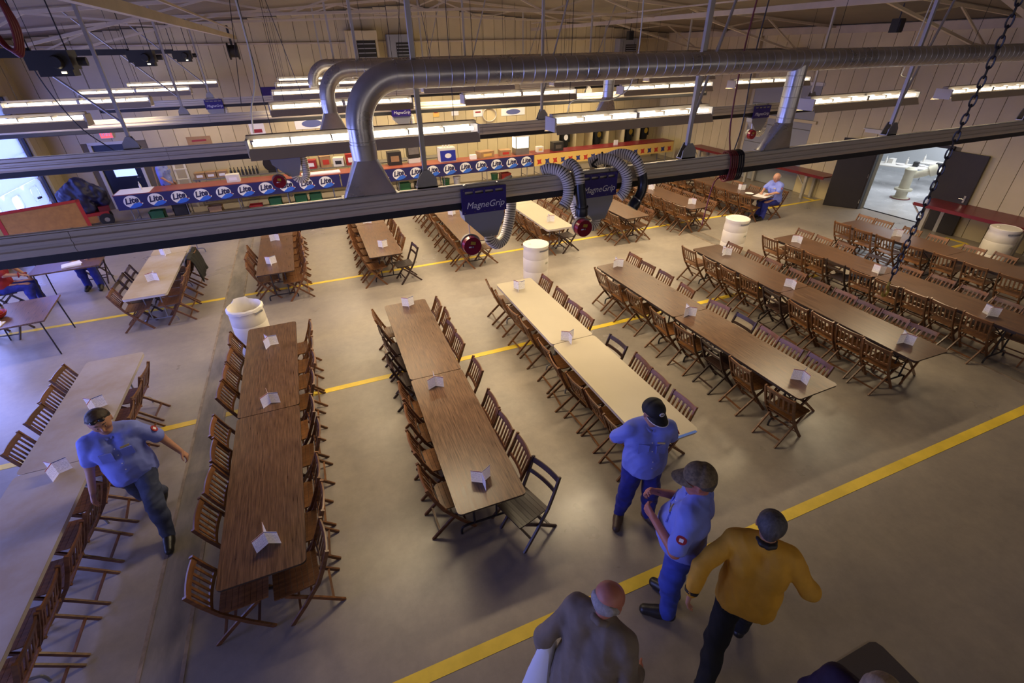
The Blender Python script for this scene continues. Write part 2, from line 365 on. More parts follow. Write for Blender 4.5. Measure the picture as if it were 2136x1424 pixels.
out = nt.nodes['Material Output']; nt.links.new(nt.nodes['Principled BSDF'].outputs[0], ms.inputs[1]); nt.links.new(tr.outputs[0], ms.inputs[2]); nt.links.new(ms.outputs[0], out.inputs[0])
ya, yb = BAYS[3]
od = struct('door_1', MB().box((WX0-.03, (ya+yb)/2, DOORH+.02), (.08, yb-ya, .08)), 'frame_white')
for i in range(5):
    z0 = i*.74
    if i == 1:
        for j in range(3):
            y0 = ya+.6+j*1.2
            obj('door_section', plate_oval(1.2, .73, .045, 0, .02, .26, .2), 'door_white', od, (WX0-.08, y0, z0+.37), (0, 0, math.pi/2))
            obj('window_pane', MB().box((WX0-.10, y0, z0+.39), (.006, .5, .38)), 'pane', od)
    else: obj('door_section', MB().box((WX0-.10, (ya+yb)/2, z0+.37), (.045, yb-ya, .73)), 'door_white', od)
for yy in (ya+.02, yb-.02): obj('door_track', MB().box((WX0+.04, yy, DOORH/2), (.06, .07, DOORH)), 'dark_metal', od)
for yy in (ya-.14, yb+.12): struct('trim_1' if yy < ya else 'trim_2', MB().box((WX0+.05, yy, DOORH/2), (.1, .16, DOORH)), 'frame_white')
obj('door_lock', MB().box((WX0-.05, yb-.6, 1.0), (.06, .16, .05)), 'dark_metal', od); obj('door_lock', MB().box((WX0-.05, yb-1.6, 2.0), (.06, .12, .12)), 'dark_metal', od)
# navy back door with a bright glazed half
bd = struct('door_2', MB().box(((DX0+DX1)/2, WY1+.02, DH+.03), (DX1-DX0+.16, .12, .09)), 'frame_white')
for xx in (DX0-.04, DX1+.04): obj('door_frame', MB().box((xx, WY1+.02, DH/2), (.09, .12, DH)), 'frame_white', bd)
lm = MB(); wx0, wx1, wz0, wz1 = DX0+.3, DX1-.2, 1.05, 1.9
for a, b in (((DX0, 0), (DX1, wz0)), ((DX0, wz1), (DX1, DH)), ((DX0, wz0), (wx0, wz1)), ((wx1, wz0), (DX1, wz1))): lm.box(((a[0]+b[0])/2, WY1+.05, (a[1]+b[1])/2), (b[0]-a[0], .045, b[1]-a[1]))
obj('door_leaf', lm, 'door_navy', bd); obj('glass', MB().box(((wx0+wx1)/2, WY1+.05, (wz0+wz1)/2), (wx1-wx0, .008, wz1-wz0)), 'pane', bd)
obj('door_handle', MB().tube([(DX1-.1, WY1-.02, 1.0), (DX1-.22, WY1-.02, 1.0)], .012), 'steel', bd)
ex = thing('exit_sign', 'small lit red exit sign above the navy back door', 'sign', (-6.05, WY1-.06, 2.42))
obj('housing', MB().box((0, 0, 0), (.36, .06, .24)), 'box_white', ex); obj('face', MB().box((0, -.032, .0), (.33, .006, .2)), 'exit_red', ex)
obj('lettering', text_mesh('EXIT', .13, off=.004), 'white_print', ex, (0, -.037, 0), (math.pi/2, 0, 0))
# brown double doors to the annex, both leaves standing open
fr = struct('door_3', MB().box((WX1-.02, (RY0+RY1)/2, RH+.03), (.12, RY1-RY0+.16, .08)), 'door_brown')
for yy in (RY0-.04, RY1+.04): obj('door_frame', MB().box((WX1-.02, yy, RH/2), (.12, .08, RH)), 'door_brown', fr)
def leaf(hx, hy, ang):
    o = obj('door_leaf', MB().box((.48, 0, 1.06), (.95, .045, 2.10)), 'door_brown', fr, (hx, hy, 0), (0, 0, ang))
    for z in (.25, 1.05, 1.85): obj('hinge', MB().box((.0, .03, z), (.02, .03, .12)), 'steel', o)
    obj('door_handle', MB().tube([(.86, -.06, 1.0), (.74, -.06, 1.0)], .012).box((.86, -.035, 1.0), (.05, .03, .18)), 'steel', o)
leaf(WX1-.07, RY1+.05, math.radians(126)); leaf(WX1-.10, RY0-.02, math.radians(-93))
# grey overhead door and pilaster in the right wall
gd = struct('door_4', MB().box((WX1-.02, 13.87, 3.46), (.1, 2.86, .1)), 'frame_white')
for i in range(5): obj('door_section', MB().box((WX1-.01, 13.87, .35+i*.68), (.05, 2.76, .66)), 'hopper_grey', gd)
struct('trim_3', MB().box((WX1-.08, 15.55, H0/2), (.2, .3, H0)), 'siding'); struct('trim_4', MB().box((WX1-.06, 13.8, 2.32), (.1, 3.0, .09)), 'siding')
struct('trim_5', MB().box((WX1-.06, 9.0, 4.98), (.16, 22, .2)), 'beam_paint'); struct('trim_6', MB().box((4.2, WY1-.08, 4.90), (24, .07, .05)), 'beam_paint')
tag(obj('wall_conduit', MB().tube([(WX1-.06, 6.3, 2.25), (WX1-.06, 3.2, 2.25)], .03).box((WX1-.06, 3.6, 1.0), (.06, .12, .2)).tube([(WX1-.06, 3.6, 2.25), (WX1-.06, 3.6, 1.1)], .015), 'siding'), 'cream painted pipe run along the panelled wall', 'pipe')
tag(obj('wall_shelf', MB().box((WX1-.1, 10.15, 2.36), (.16, .9, .03)).box((WX1-.05, 10.15, 2.30), (.03, .9, .1)), 'frame_white'), 'thin white sign box on the panelled wall above the brown doors', 'sign')
# annex beyond the double doors
AX1, AY0, AY1 = 22.6, 5.6, 14.6
struct('floor_annex', MB().box(((WX1+AX1)/2+.1, (AY0+AY1)/2, -.1), (AX1-WX1-.2, AY1-AY0, .2)), 'pale_floor')
struct('wall_annex', wall_boxes([((AX1, AY0, 0), (AX1+.1, AY1, 3.2)), ((WX1+.2, AY0-.1, 0), (AX1, AY0, 3.2)), ((WX1+.2, AY1, 0), (AX1, AY1+.1, 3.2))]), 'annex_wall')
struct('ceiling_annex', MB().box(((WX1+AX1)/2+.1, (AY0+AY1)/2, 3.25), (AX1-WX1-.2, AY1-AY0, .1)), 'annex_wall')
hy = thing('fire_hydrant', 'large cream pillar hydrant on a round flanged base in the annex', 'hydrant', (18.75, 10.25, 0))
obj('base', MB().lathe([(.25, 0), (.25, .03), (.17, .05), (.17, .26), (.26, .27), (.26, .33), (.16, .34)], 20), 'hydrant_cream', hy, smooth=True)
obj('barrel', MB().lathe([(.155, .33), (.15, .85), (.17, .9), (.17, .96), (.1, 1.02)], 20), 'hydrant_cream', hy, smooth=True)
obj('elbow', MB().tube(smooth_path([(.02, 0, .78), (.12, -.16, .80), (.18, -.36, .9), (.3, -.5, 1.0)]), .11, 14), 'hydrant_cream', hy, smooth=True)
obj('outlet', MB().tube([(.24, -.42, .94), (.36, -.58, 1.04)], .17, 16), 'hydrant_cream', hy, smooth=True); obj('base_ring', MB().lathe([(.3, 0), (.3, .012)], 20), 'counter_red', hy)
def simple_table(lab, loc, sx, sy, h, top, leg, rz=0.):
    t = thing('folding_table', lab, 'table', loc, rz)
    obj('tabletop', MB().box((0, 0, h-.015), (sx, sy, .03)), top, t)
    for a in (-1, 1):
        for b in (-1, 1): obj('leg', MB().tube([(a*(sx/2-.08), b*(sy/2-.06), h-.03), (a*(sx/2-.05), b*(sy/2-.04), 0)], .013), leg, t)
    return t
simple_table('long white table crowded with goods in the annex', (20.2, 11.4, 0), .8, 2.6, .75, 'box_white', 'leg_grey', .42)
simple_table('white table with dark goods by the annex wall', (21.7, 10.3, 0), .8, 2.6, .75, 'box_white', 'leg_grey', .1)
simple_table('grey table beside the annex hydrant', (19.6, 9.2, 0), .7, 1.2, .70, 'hopper_grey', 'leg_grey', .3)
random.seed(3)
for k in range(16):
    u = -1.15+2.3*k/15; v = (-.22, .05, .26)[(k*2) % 3]; far = k % 3 == 0
    c, s = math.cos(.42), math.sin(.42)
    X, Y = (21.7+v, 10.3+u) if far else (20.2+v*c-u*s, 11.4+v*s+u*c)
    nm, mt, lb = [('paper_plate', 'paper', 'white paper plate stack on an annex table'), ('goods_box', 'box_black', 'small black goods box on an annex table'), ('goods_box', 'box_white', 'small white goods box on an annex table'), ('bottle', 'box_white', 'pale bottle standing on an annex table')][k % 4]
    if nm == 'paper_plate': o = obj(nm, MB().lathe([(.05, 0), (.12, .012), (.125, .03)], 14), mt, None, (X, Y, .75))
    elif nm == 'bottle': o = obj(nm, MB().lathe([(.035, 0), (.035, .16), (.013, .2), (.013, .25)], 10), mt, None, (X, Y, .75))
    else: o = obj(nm, MB().box((0, 0, .07), (.22, .16, .14)).box((0, 0, .145), (.23, .17, .012)), mt, None, (X, Y, .75), (0, 0, random.random()))
    tag(o, lb, nm.split('_')[-1], 'goods on the annex tables')
for (X, Y, r, lb) in ((18.9, 11.7, .5, 'dark red cushioned chair beside the long annex table'), (20.6, 9.0, 2.2, 'dark red cushioned chair behind the annex hydrant')):
    t = thing('padded_chair', lb, 'chair', (X, Y, 0), r)
    obj('seat', MB().box((0, 0, .45), (.44, .44, .07)), 'counter_red', t); obj('backrest', MB().box((-.22, 0, .75), (.06, .42, .4)), 'counter_red', t)
    for a in (-.18, .18):
        for b in (-.18, .18): obj('leg', MB().tube([(a, b, .42), (a*1.15, b*1.15, 0)], .012), 'leg_grey', t)
# long red counters along the right wall
def wall_counter(lab, y0, y1, xf, legs):
    t = thing('wall_counter', lab, 'counter', (0, 0, 0))
    obj('top', MB().box(((xf+WX1-.04)/2, (y0+y1)/2, .845), (WX1-.04-xf, y1-y0, .035)), 'counter_red', t); obj('edge_band', MB().box((xf-.012, (y0+y1)/2, .825), (.024, y1-y0, .085)), 'counter_red', t)
    for yy in legs:
        obj('leg', MB().box((xf+.12, yy, .41), (.09, .09, .82)), 'post_paint', t); obj('leg', MB().box((WX1-.12, yy, .41), (.09, .09, .82)), 'post_paint', t)
        obj('brace', MB().bar((xf+.12, yy+.04, .42), (xf+.14, yy+.45, .80), .03, .03), 'post_paint', t)
        obj('crossbar', MB().bar((xf+.12, yy, .72), (WX1-.12, yy, .72), .06, .03, (0, 0, 1)), 'post_paint', t)
wall_counter('dark red counter on posts by the grey overhead door', 11.0, 17.6, 15.62, (11.7, 14.3, 17.0))
wall_counter('dark red counter on posts beside the wide-open brown door', 3.2, 7.95, 15.28, (3.6, 5.5, 7.6))
# ================================================================== overhead: exhaust rails, ducts, lights, trusses
ZR0, ZR1 = 3.26, 3.50
RAILY = [4.80, 8.92, 13.55, 18.3]
RAILX = [(-7.0, 13.4), (-6.9, 13.0), (-6.6, 12.3), (-5.2, 13.0)]
RLAB = ['nearest aluminium exhaust rail carrying two hose trolleys', 'aluminium exhaust rail hanging behind the first one', 'aluminium exhaust rail hanging over the farther table runs', 'aluminium exhaust rail hanging in front of the bar']
prof = [(-.055, .07), (-.07, .10), (-.07, .125), (-.058, .135), (-.058, .15), (-.07, .16), (-.07, .185), (-.055, .195), (-.055, .235), (-.03, .24), (.03, .24), (.055, .235), (.055, .195), (.07, .185), (.07, .16), (.058, .15), (.058, .135), (.07, .125), (.07, .10), (.055, .07)]
for k, yy in enumerate(RAILY):
    xa, xb = RAILX[k]; r = thing('exhaust_rail', RLAB[k], 'rail', (0, yy, ZR0))
    n = 4
    for i in range(n):
        a = xa+(xb-xa)*i/n; b = xa+(xb-xa)*(i+1)/n-.004
        obj('rail_section', MB().prism(prof, 'x', a, b), 'alu', r)
    obj('rubber_seal', MB().prism([(-.048, 0), (-.056, .07), (.056, .07), (.048, 0), (0, -.015)], 'x', xa+.02, xb-.02), 'rubber', r)
    obj('top_lip', MB().box(((xa+xb)/2, -.035, .243), (xb-xa, .018, .008)), 'frame_white', r)
    for xx in (xa, xb): obj('end_cap', MB().box((xx, 0, .12), (.02, .15, .25)), 'dark_metal', r)
def post(lab, x, yy, brace=None):
    p = thing('hanger_post', lab, 'post', (x, yy+.06, ZR1)); zt = ceilz(x)-.02-ZR1
    obj('tube', MB().box((0, .02, (zt+.14)/2), (.042, .042, zt-.14)), 'post_paint', p)
    obj('gusset', MB().prism([(-.105, .0), (.105, .0), (.095, .09), (.03, .17), (-.03, .17), (-.095, .09)], 'y', -.04, -.028).prism([(-.105, .0), (.105, .0), (.03, .17), (-.03, .17)], 'y', .05, .062).box((0, .01, .005), (.21, .1, .012)), 'galv_dull', p)
    if brace: obj('brace', MB().tube([(0, .02, .35), (brace, .25, zt)], .016), 'post_paint', p)
for k, yy in enumerate(RAILY):
    for x, br in ((-2.36, -1.6 if k else 0), (1.05, 0), (4.3, .8), (8.0, .9), (11.4, 0)):
        if k == 0 and x < 0: continue
        post('square steel hanger post on the %s exhaust rail, %s' % (('first', 'second', 'third', 'last')[k], {-2.36: 'nearest the overhead doors', 1.05: 'beside the bent duct', 4.3: 'between the two duct drops', 8.0: 'past the straight duct drop', 11.4: 'nearest the panelled side wall'}[x]), x, yy, br)
def seamed(pts, r, step=.115, n=20):
    P = resample(pts, .02) if False else None
    Q, R = [], []; a, b = Vector(pts[0]), Vector(pts[1]); L = (b-a).length; k = 0.; d = (b-a)/L
    while k < L-.02:
        Q += [a+d*k, a+d*min(k+step-.012, L), a+d*min(k+step-.009, L), a+d*min(k+step-.002, L)]; R += [r, r, r+.004, r+.004]; k += step
    Q.append(b); R.append(r)
    return MB().tube(Q, R, n)
def boot(x, y, r, z1=.34, dy=.065):
    m = MB(); n = 24; top = [(x+r*math.cos(2*math.pi*k/n), y+r*math.sin(2*math.pi*k/n), ZR1+z1) for k in range(n)]; bot = []
    for k in range(n):
        a = 2*math.pi*k/n; c, s = math.cos(a), math.sin(a); q = max(abs(c)/.25, abs(s)/.055) if False else None
        cx = .25 if c > 1e-6 else -.25; t = abs(c)+abs(s)
        bot.append((x + .25*max(-1, min(1, 1.35*c)), y + dy + .055*max(-1, min(1, 1.35*s)), ZR1-.005))
    m.add(top+bot, [(k, (k+1) % n, n+(k+1) % n, n+k) for k in range(n)]); return m
DZ = [4.50, 4.43, 4.40]
for k in range(3):
    yy = RAILY[k]-.065; z = DZ[k]; r = .112; x0 = .48; xr = 5.65; R = .40
    d = thing('exhaust_duct', ('round galvanised spiral duct bending down onto the first rail', 'round galvanised spiral duct bending down onto the second rail', 'round galvanised spiral duct bending down onto the third rail')[k], 'duct', (0, 0, 0))
    obj('straight_duct', seamed([(x0+R, yy, z), (16.2, yy, z)], r), 'galv', d, smooth=True)
    el = [(x0+R-R*math.cos(a), yy, z-R+R*math.sin(a)) for a in [math.pi/2*i/10 for i in range(11)]]
    obj('elbow', MB().tube(el, r+.003, 20), 'galv', d, smooth=True); obj('collar', MB().tube([(x0+R-.03, yy, z), (x0+R+.03, yy, z)], r+.008, 20), 'galv', d, smooth=True)
    obj('drop_duct', seamed([(x0, yy, z-R), (x0, yy, ZR1+.46)], r), 'galv', d, smooth=True); obj('collar', MB().tube([(x0, yy, ZR1+.47), (x0, yy, ZR1+.34)], [r+.006, r], 20), 'galv', d, smooth=True)
    obj('boot', boot(x0, yy, r), 'galv', d, smooth=True); obj('boot_flange', MB().box((x0, yy+.065, ZR1-.0), (.53, .135, .012)), 'galv_dull', d)
    obj('drop_duct', seamed([(xr, yy, z-.05), (xr, yy, ZR1+.33)], r*.92), 'galv', d, smooth=True); obj('boot', boot(xr, yy, r*.92, .33), 'galv', d, smooth=True); obj('boot_flange', MB().box((xr, yy+.065, ZR1), (.53, .135, .012)), 'galv_dull', d)
# trolleys with lettered blue plates
def trolley(lab, x, yy, kind):
    t = thing('hose_trolley', lab, 'trolley', (x, yy, ZR0))
    pm = MB(); W2, z0, z1 = .245, -.045, .215; yf = -.095
    xs = [-W2, -.20, -.11, -.09, 0, .02, .11, .13, .215, W2]
    pm.box((0, yf, (z0+.155)/2), (2*W2, .014, .155-z0)); pm.box((0, yf, (.185+z1)/2), (2*W2, .014, z1-.185))
    for a, b in ((-W2, -.205), (-.115, -.095), (-.005, .015), (.105, .125), (.215, W2)): pm.box(((a+b)/2, yf, .17), (b-a, .014, .03))
    pl = obj('plate', pm, 'trolley_blue', t)
    for a in (-.22, -.11, 0, .11, .22):
        for z in (.20, z0+.02): obj('rivet', MB().sphere((a, yf-.008, z), .006, 8, 4), 'steel', pl)
    obj('back_plate', MB().box((0, .095, .09), (2*W2, .012, .26)), 'trolley_blue', t)
    obj('lettering', text_mesh('MagneGrip', .094, .28, .0), 'white_print', t, (.01, yf-.009, .04), (math.pi/2, 0, 0))
    for a in (-.19, .17): obj('roller', MB().tube([(a, -.08, .235), (a, -.05, .235)], .018, 10), 'steel', t)
    hz = -.33
    m = MB(); top = [(-.225, -.085), (.225, -.085), (.225, .085), (-.225, .085)]; bot = [(-.01, -.06), (.15, -.06), (.15, .06), (-.01, .06)]; mid = [(-.215, -.08), (.222, -.08), (.222, .08), (-.215, .08)]
    m.add([(a, b, -.04) for a, b in top] + [(a, b, -.12) for a, b in mid] + [(a, b, hz) for a, b in bot], [(0, 1, 2, 3), (8, 11, 10, 9)] + [(i, (i+1) % 4, 4+(i+1) % 4, 4+i) for i in range(4)] + [(4+i, 4+(i+1) % 4, 8+(i+1) % 4, 8+i) for i in range(4)])
    obj('hopper', m, 'hopper_grey', t)
    obj('wire', MB().tube([(-.17, -.05, -.13), (-.17, -.07, -.27)], .004, 6), 'steel', t)
    dk = obj('balancer', MB().tube([(-.17, -.15, -.38), (-.17, -.08, -.38)], [.098, .104], 24), 'red_disc', t, smooth=True)
    obj('housing', MB().tube([(-.17, -.08, -.375), (-.17, -.0, -.375)], [.112, .09], 20), 'galv_dull', dk, smooth=True); obj('badge', MB().box((-.165, -.152, -.345), (.055, .004, .035), Matrix.Rotation(.2, 3, 'Y')), 'brass', dk); obj('badge', MB().box((-.20, -.152, -.385), (.028, .004, .014)), 'white_print', dk)
    obj('hub', MB().tube([(-.17, -.157, -.385), (-.17, -.148, -.385)], .01, 10), 'steel', dk)
    if kind == 'a':
        obj('hose', ribbed([(.07, 0, -.30), (.085, 0, -.39), (.17, .02, -.46), (.27, .05, -.41), (.345, .09, -.26), (.39, .13, -.08), (.40, .16, .12), (.36, .17, .22)], .062, .026), ['hose_rib', 'hose_valley'], t, smooth=True)
    elif kind == 'b':
        obj('hose', ribbed([(.07, 0, -.30), (.06, 0, -.38), (.0, -.01, -.42), (-.07, -.0, -.40), (-.12, .05, -.32), (-.16, .12, -.2), (-.17, .16, .0), (-.2, .17, .16)], .058, .026), ['hose_rib', 'hose_valley'], t, smooth=True)
        obj('hose', ribbed([(-.64, .05, .27), (-.56, .0, .30), (-.46, -.08, .27), (-.405, -.13, .14), (-.415, -.15, .0), (-.48, -.16, -.10)], .060, .026), ['hose_rib', 'hose_valley'], t, smooth=True)
        obj('hose', ribbed([(-.34, .14, .22), (-.32, .0, .33), (-.285, -.13, .25), (-.28, -.165, .13)], .058, .026), ['hose_rib', 'hose_valley'], t, smooth=True)
        obj('nozzle', MB().tube(smooth_path([(-.28, -.165, .15), (-.27, -.178, .03), (-.255, -.19, -.08), (-.25, -.19, -.20)], 4), [.058]*9+[.062, .070, .072, .072], 16), 'black_plastic', t, smooth=True); obj('nozzle_band', MB().tube([(-.253, -.19, -.10), (-.252, -.19, -.115)], .075, 16), 'rubber', t, smooth=True)
        obj('hose', ribbed([(-.02, .10, .29), (.10, .02, .34), (.23, -.08, .31), (.32, -.145, .20), (.34, -.16, .07), (.31, -.16, -.02), (.26, -.15, -.07)], .060, .026), ['hose_rib', 'hose_valley'], t, smooth=True)
        obj('hose', ribbed([(.24, .15, .31), (.35, .03, .37), (.46, -.10, .33), (.53, -.16, .16)], .058, .026), ['hose_rib', 'hose_valley'], t, smooth=True)
        obj('nozzle', MB().tube(smooth_path([(.53, -.16, .17), (.555, -.17, .07), (.54, -.18, -.03), (.48, -.19, -.12), (.43, -.19, -.20)], 4), [.056]*12+[.062, .068, .07, .07, .07], 16), 'black_plastic', t, smooth=True); obj('nozzle_band', MB().tube([(.485, -.19, -.11), (.475, -.19, -.12)], .073, 16), 'steel', t, smooth=True)
        obj('strap', MB().tube(smooth_path([(.02, .0, .26), (-.05, -.02, .30), (.06, .02, .36), (.12, .06, .40)], 4), .012, 8), 'rubber', t)
    else:
        obj('hose', ribbed([(.07, 0, -.30), (.10, 0, -.38), (.19, .0, -.41), (.26, .0, -.34), (.27, .0, -.15), (.26, .03, .05), (.24, .08, .2)], .06, .03), ['hose_rib', 'hose_valley'], t, smooth=True)
trolley('lettered blue hose trolley with its grey hose hanging below the first rail', 1.60, RAILY[0], 'a')
trolley('lettered blue hose trolley with black nozzles looped over the first rail', 2.97, RAILY[0], 'b')
trolley('lettered blue hose trolley on the second rail near the overhead doors', -.35, RAILY[1], 'c')
trolley('lettered blue hose trolley half hidden behind the straight duct drop', 9.75, RAILY[1], 'c')
trolley('lettered blue hose trolley on the third rail behind the bent ducts', 2.45, RAILY[2], 'c')
trolley('lettered blue hose trolley on the last rail near the overhead doors', -2.3, RAILY[3], 'c')
# fluorescent fixtures
FL = (1.0, .79, .49)
def fixture(x, yy, z, lab):
    t = thing('ceiling_light', lab, 'light', (x, yy, z), 0, 'warm fluorescent strip lights on chains'); L = 2.44
    obj('spine', MB().box((L/2, 0, .115), (L, .09, .035)), 'reflector', t)
    for s in (-1, 1):
        m = MB(); a = (s*.12, .02); b = (s*.175, -.085)
        m.add([(0, a[0], a[1]), (L, a[0], a[1]), (L, b[0], b[1]), (0, b[0], b[1]), (0, a[0]+s*.006, a[1]), (L, a[0]+s*.006, a[1]), (L, b[0]+s*.006, b[1]), (0, b[0]+s*.006, b[1])], [(0, 1, 2, 3), (7, 6, 5, 4), (0, 4, 5, 1), (2, 6, 7, 3), (0, 3, 7, 4), (1, 5, 6, 2)])
        obj('reflector', m, 'reflector', t)
        for k in range(2): obj('lamp_tube', MB().tube([(.05+k*1.19, s*.085, .055), (1.20+k*1.19, s*.085, .055)], .022, 8), 'tube_glow', t)
    for xx in (.0, L/2, L): obj('socket_plate', MB().box((xx, 0, .02), (.025, .27, .16)) if xx != L/2 else MB().box((xx, 0, .06), (.05, .22, .07)), 'frame_white', t)
    for k in range(1, 6): obj('divider', MB().box((k*L/6, 0, .068), (.012, .25, .05)), 'reflector', t) if k != 3 else None
    for xx in (.25, L-.25): obj('hanger_wire', MB().tube([(xx, 0, .12), (xx, 0, ceilz(x+xx)-z-.02)], .004, 5), 'dark_metal', t)
    area('tube_light', (L/2, 0, -.02), (L/2, 0, -1), L-.15, .24, 95 if x > -2 else 38, FL, t, 168)   # power cut by the overhead doors to darken that side
    area('uplight', (L/2, 0, .14), (L/2, 0, 1), L-.15, .24, 1.5, FL, t, 170)
ROWS = [(5.80, 3.84, (-.54, 2.90, 7.30, 10.62), 'over the nearer table runs'), (9.9, 3.82, (-5.45, -.43, 3.02, 6.62, 9.75), 'above the middle aisle'), (13.2, 3.82, (-5.25, -.45, 3.0, 6.6, 9.7), 'over the farther table runs'), (16.4, 3.82, (-4.95, -.42, 3.0, 6.6, 9.7), 'in front of the bar'), (19.5, 3.82, (-4.6, -.4, 3.0, 6.6, 10.2), 'right above the bar')]
ORDL = ('first', 'second', 'third', 'fourth', 'fifth')
for yy, z, xs, lab in ROWS:
    for i, x in enumerate(xs): fixture(x, yy, z, ORDL[i+(5-len(xs))] + ' strip light counted from the overhead doors, ' + lab)
# roof trusses
def truss(lab, yy, zl):
    t = thing('roof_truss', lab, 'truss', (0, yy, 0))
    bot = [(WX0+.15, zl-.75), (-4.8, zl-.55), (-2.4, zl-.02), (4.25, zl+.16), (11.0, zl-.02), (14.2, zl-.75), (WX1-.1, zl-1.0)]
    def zb(x):
        for (a, za), (b, zb_) in zip(bot, bot[1:]):
            if a <= x <= b: return za+(zb_-za)*(x-a)/(b-a)
        return bot[-1][1]
    for a, b in zip(bot, bot[1:]): obj('bottom_chord', MB().bar((a[0], 0, a[1]), (b[0], 0, b[1]), .06, .05), 'beam_paint', t)
    for a, b in ((WX0+.1, 4.25), (4.25, WX1-.1)): obj('top_chord', MB().bar((a, 0, ceilz(a)-.06), (b, 0, ceilz(b)-.06), .07, .06), 'beam_paint', t)
    xs = [WX0+.8+1.45*i for i in range(16)]
    for i, (a, b) in enumerate(zip(xs, xs[1:])):
        up = i % 2; p, q = ((a, zb(a)), (b, ceilz(b)-.07)) if up else ((a, ceilz(a)-.07), (b, zb(b)))
        obj('web', MB().bar((p[0], 0, p[1]), (q[0], 0, q[1]), .035, .035), 'beam_paint', t)
truss('pale steel roof truss over the farther table runs', 12.6, 5.28); truss('pale steel roof truss in front of the bar', 17.2, 5.36); truss('pale steel roof truss over the nearer table runs', 7.6, 5.33)
for lab, x, z, ya, yb in (('long tan roof beam beside the door openers', -1.31, 5.06, 4.5, 19.5), ('long tan roof beam over the white drums', 9.3, 5.25, 5.0, 20.5)):
    tag(obj('roof_beam', MB().box((x, (ya+yb)/2, z), (.07, yb-ya, .10)).box((x, (ya+yb)/2, z+.2), (.03, yb-ya, .03)), 'beam_paint'), lab, 'beam')
tag(obj('knee_brace', MB().bar((6.3, 3.6, 5.25), (8.2, 3.6, 4.72), .09, .07), 'beam_paint'), 'pale sloping roof brace beside the hanging chain', 'beam')
for i in range(6):
    tag(obj('roof_purlin', MB().box(((WX0+WX1)/2, 5.2+i*2.9, 0), (.01, .01, .01)).bar((WX0+.1, 5.2+i*2.9, ceilz(WX0)-.03), (4.25, 5.2+i*2.9, ceilz(4.25)-.03), .05, .06).bar((4.25, 5.2+i*2.9, ceilz(4.25)-.03), (WX1-.1, 5.2+i*2.9, ceilz(WX1)-.03), .05, .06), 'ceiling_sheet'), 'brown roof purlin running across under the ceiling', 'purlin', 'roof purlins') if False else None
# door openers, each with a rail back to its overhead door
for k, (yy, sc) in enumerate(((8.3, 1.), (12.9, 1.), (17.6, 1.))):
    t = thing('door_opener', 'black overhead door opener hanging %s' % ('with a coiled dark red hose above', 'beside the middle strip lights', 'near the bar end')[k], 'door opener', (-2.62, yy, 4.62))
    obj('motor_box', MB().box((0, 0, .02), (.44, .30, .2)).box((.02, 0, -.11), (.34, .24, .08)), 'opener_black', t); obj('motor', MB().tube([(.08, -.15, .0), (.08, -.22, .0)], [.075, .06], 14).tube([(.25, 0, 0), (.34, 0, 0)], .05, 12), 'opener_black', t, smooth=True)
    obj('rail', MB().box((-2.6, -.04, .10), (4.8, .05, .10)).box((-2.6, .1, .10), (4.8, .05, .1)), 'dark_metal', t)
    obj('indicator', MB().box((.10, -.125, -.11), (.05, .01, .02)), 'glass_lit', t)
    for a in (-.18, .18): obj('hanger_rod', MB().tube([(a, 0, .1), (a, 0, ceilz(-2.62)-4.65)], .008, 6), 'dark_metal', t)
t = thing('drop_light_reel', 'dark hose reel fan unit hung from the ceiling near the bar', 'reel', (-1.2, 18.6, 4.7))
obj('drum', MB().tube([(-.3, 0, 0), (-.1, 0, 0)], .16, 16).tube([(-.34, 0, 0), (-.3, 0, 0)], .22, 16).tube([(-.1, 0, 0), (-.06, 0, 0)], .22, 16), 'opener_black', t, smooth=True); obj('bracket', MB().box((-.2, 0, .35), (.06, .06, .6)), 'opener_black', t)
t = thing('hose_coil', 'dark red rubber hose coiled in long loops above the door opener', 'hose', (-2.72, 7.6, 5.35))
for i in range(4):
    obj('loop', MB().tube(smooth_path([(0, i*.03, 0), (.09, i*.03, -.15), (.10+.01*i, i*.03, -.4), (.04, i*.03, -.60-.02*i), (-.05, i*.03, -.55), (-.10, i*.03, -.3), (-.06, i*.03, -.1), (0, i*.03, 0)], 5), .016, 7), 'cord_red', t)
# hoses wound round the first rail, cords, chain
t = thing('hose_wrap', 'dark red and black air hoses wound round the first rail', 'hose', (4.98, RAILY[0], ZR0+.1))
for i in range(7):
    a = (i-3)*.035; obj('turn', MB().tube(smooth_path([(a, -.085, .13), (a+.01, -.1, 0), (a+.02, -.07, -.16), (a+.03, .04, -.17), (a+.03, .1, 0), (a+.02, .07, .15), (a, -.03, .17), (a, -.085, .13)], 4), .012, 6), 'cord_red' if i < 4 else 'cord_dark', t)
obj('tail', MB().tube(smooth_path([(-.12, 0, 1.9), (-.15, .02, 1.2), (-.14, 0, .5), (-.08, -.03, .16)], 5), .010, 6), 'cord_red', t); obj('tail', MB().tube(smooth_path([(.05, 0, 1.9), (.03, .02, 1.2), (.05, 0, .5), (.06, .05, .15)], 5), .008, 6), 'cord_dark', t)
obj('tail', MB().tube(smooth_path([(-.1, -.08, -.1), (-.22, -.02, -.17), (-.25, 0, -.45), (-.27, 0, -.75)], 5), .009, 6), 'cord_red', t)
def cord(lab, pts, m, r=.008, g=None): return tag(obj('light_cord', MB().tube(smooth_path(pts, 6), r, 6), m), lab, 'cord', g)
cord('pale cord dropping to the first strip light beside the bent duct', [(-.32, 5.8, ceilz(-.3)), (-.30, 5.75, 4.6), (-.42, 5.75, 4.2), (-.46, 5.8, 3.99)], 'wire_white')
cord('pale cord looping from the duct to the strip light past it', [(3.9, 5.6, ceilz(3.9)), (3.95, 5.6, 4.5), (3.75, 5.7, 4.12), (3.2, 5.75, 4.12), (3.12, 5.8, 3.97)], 'wire_white')
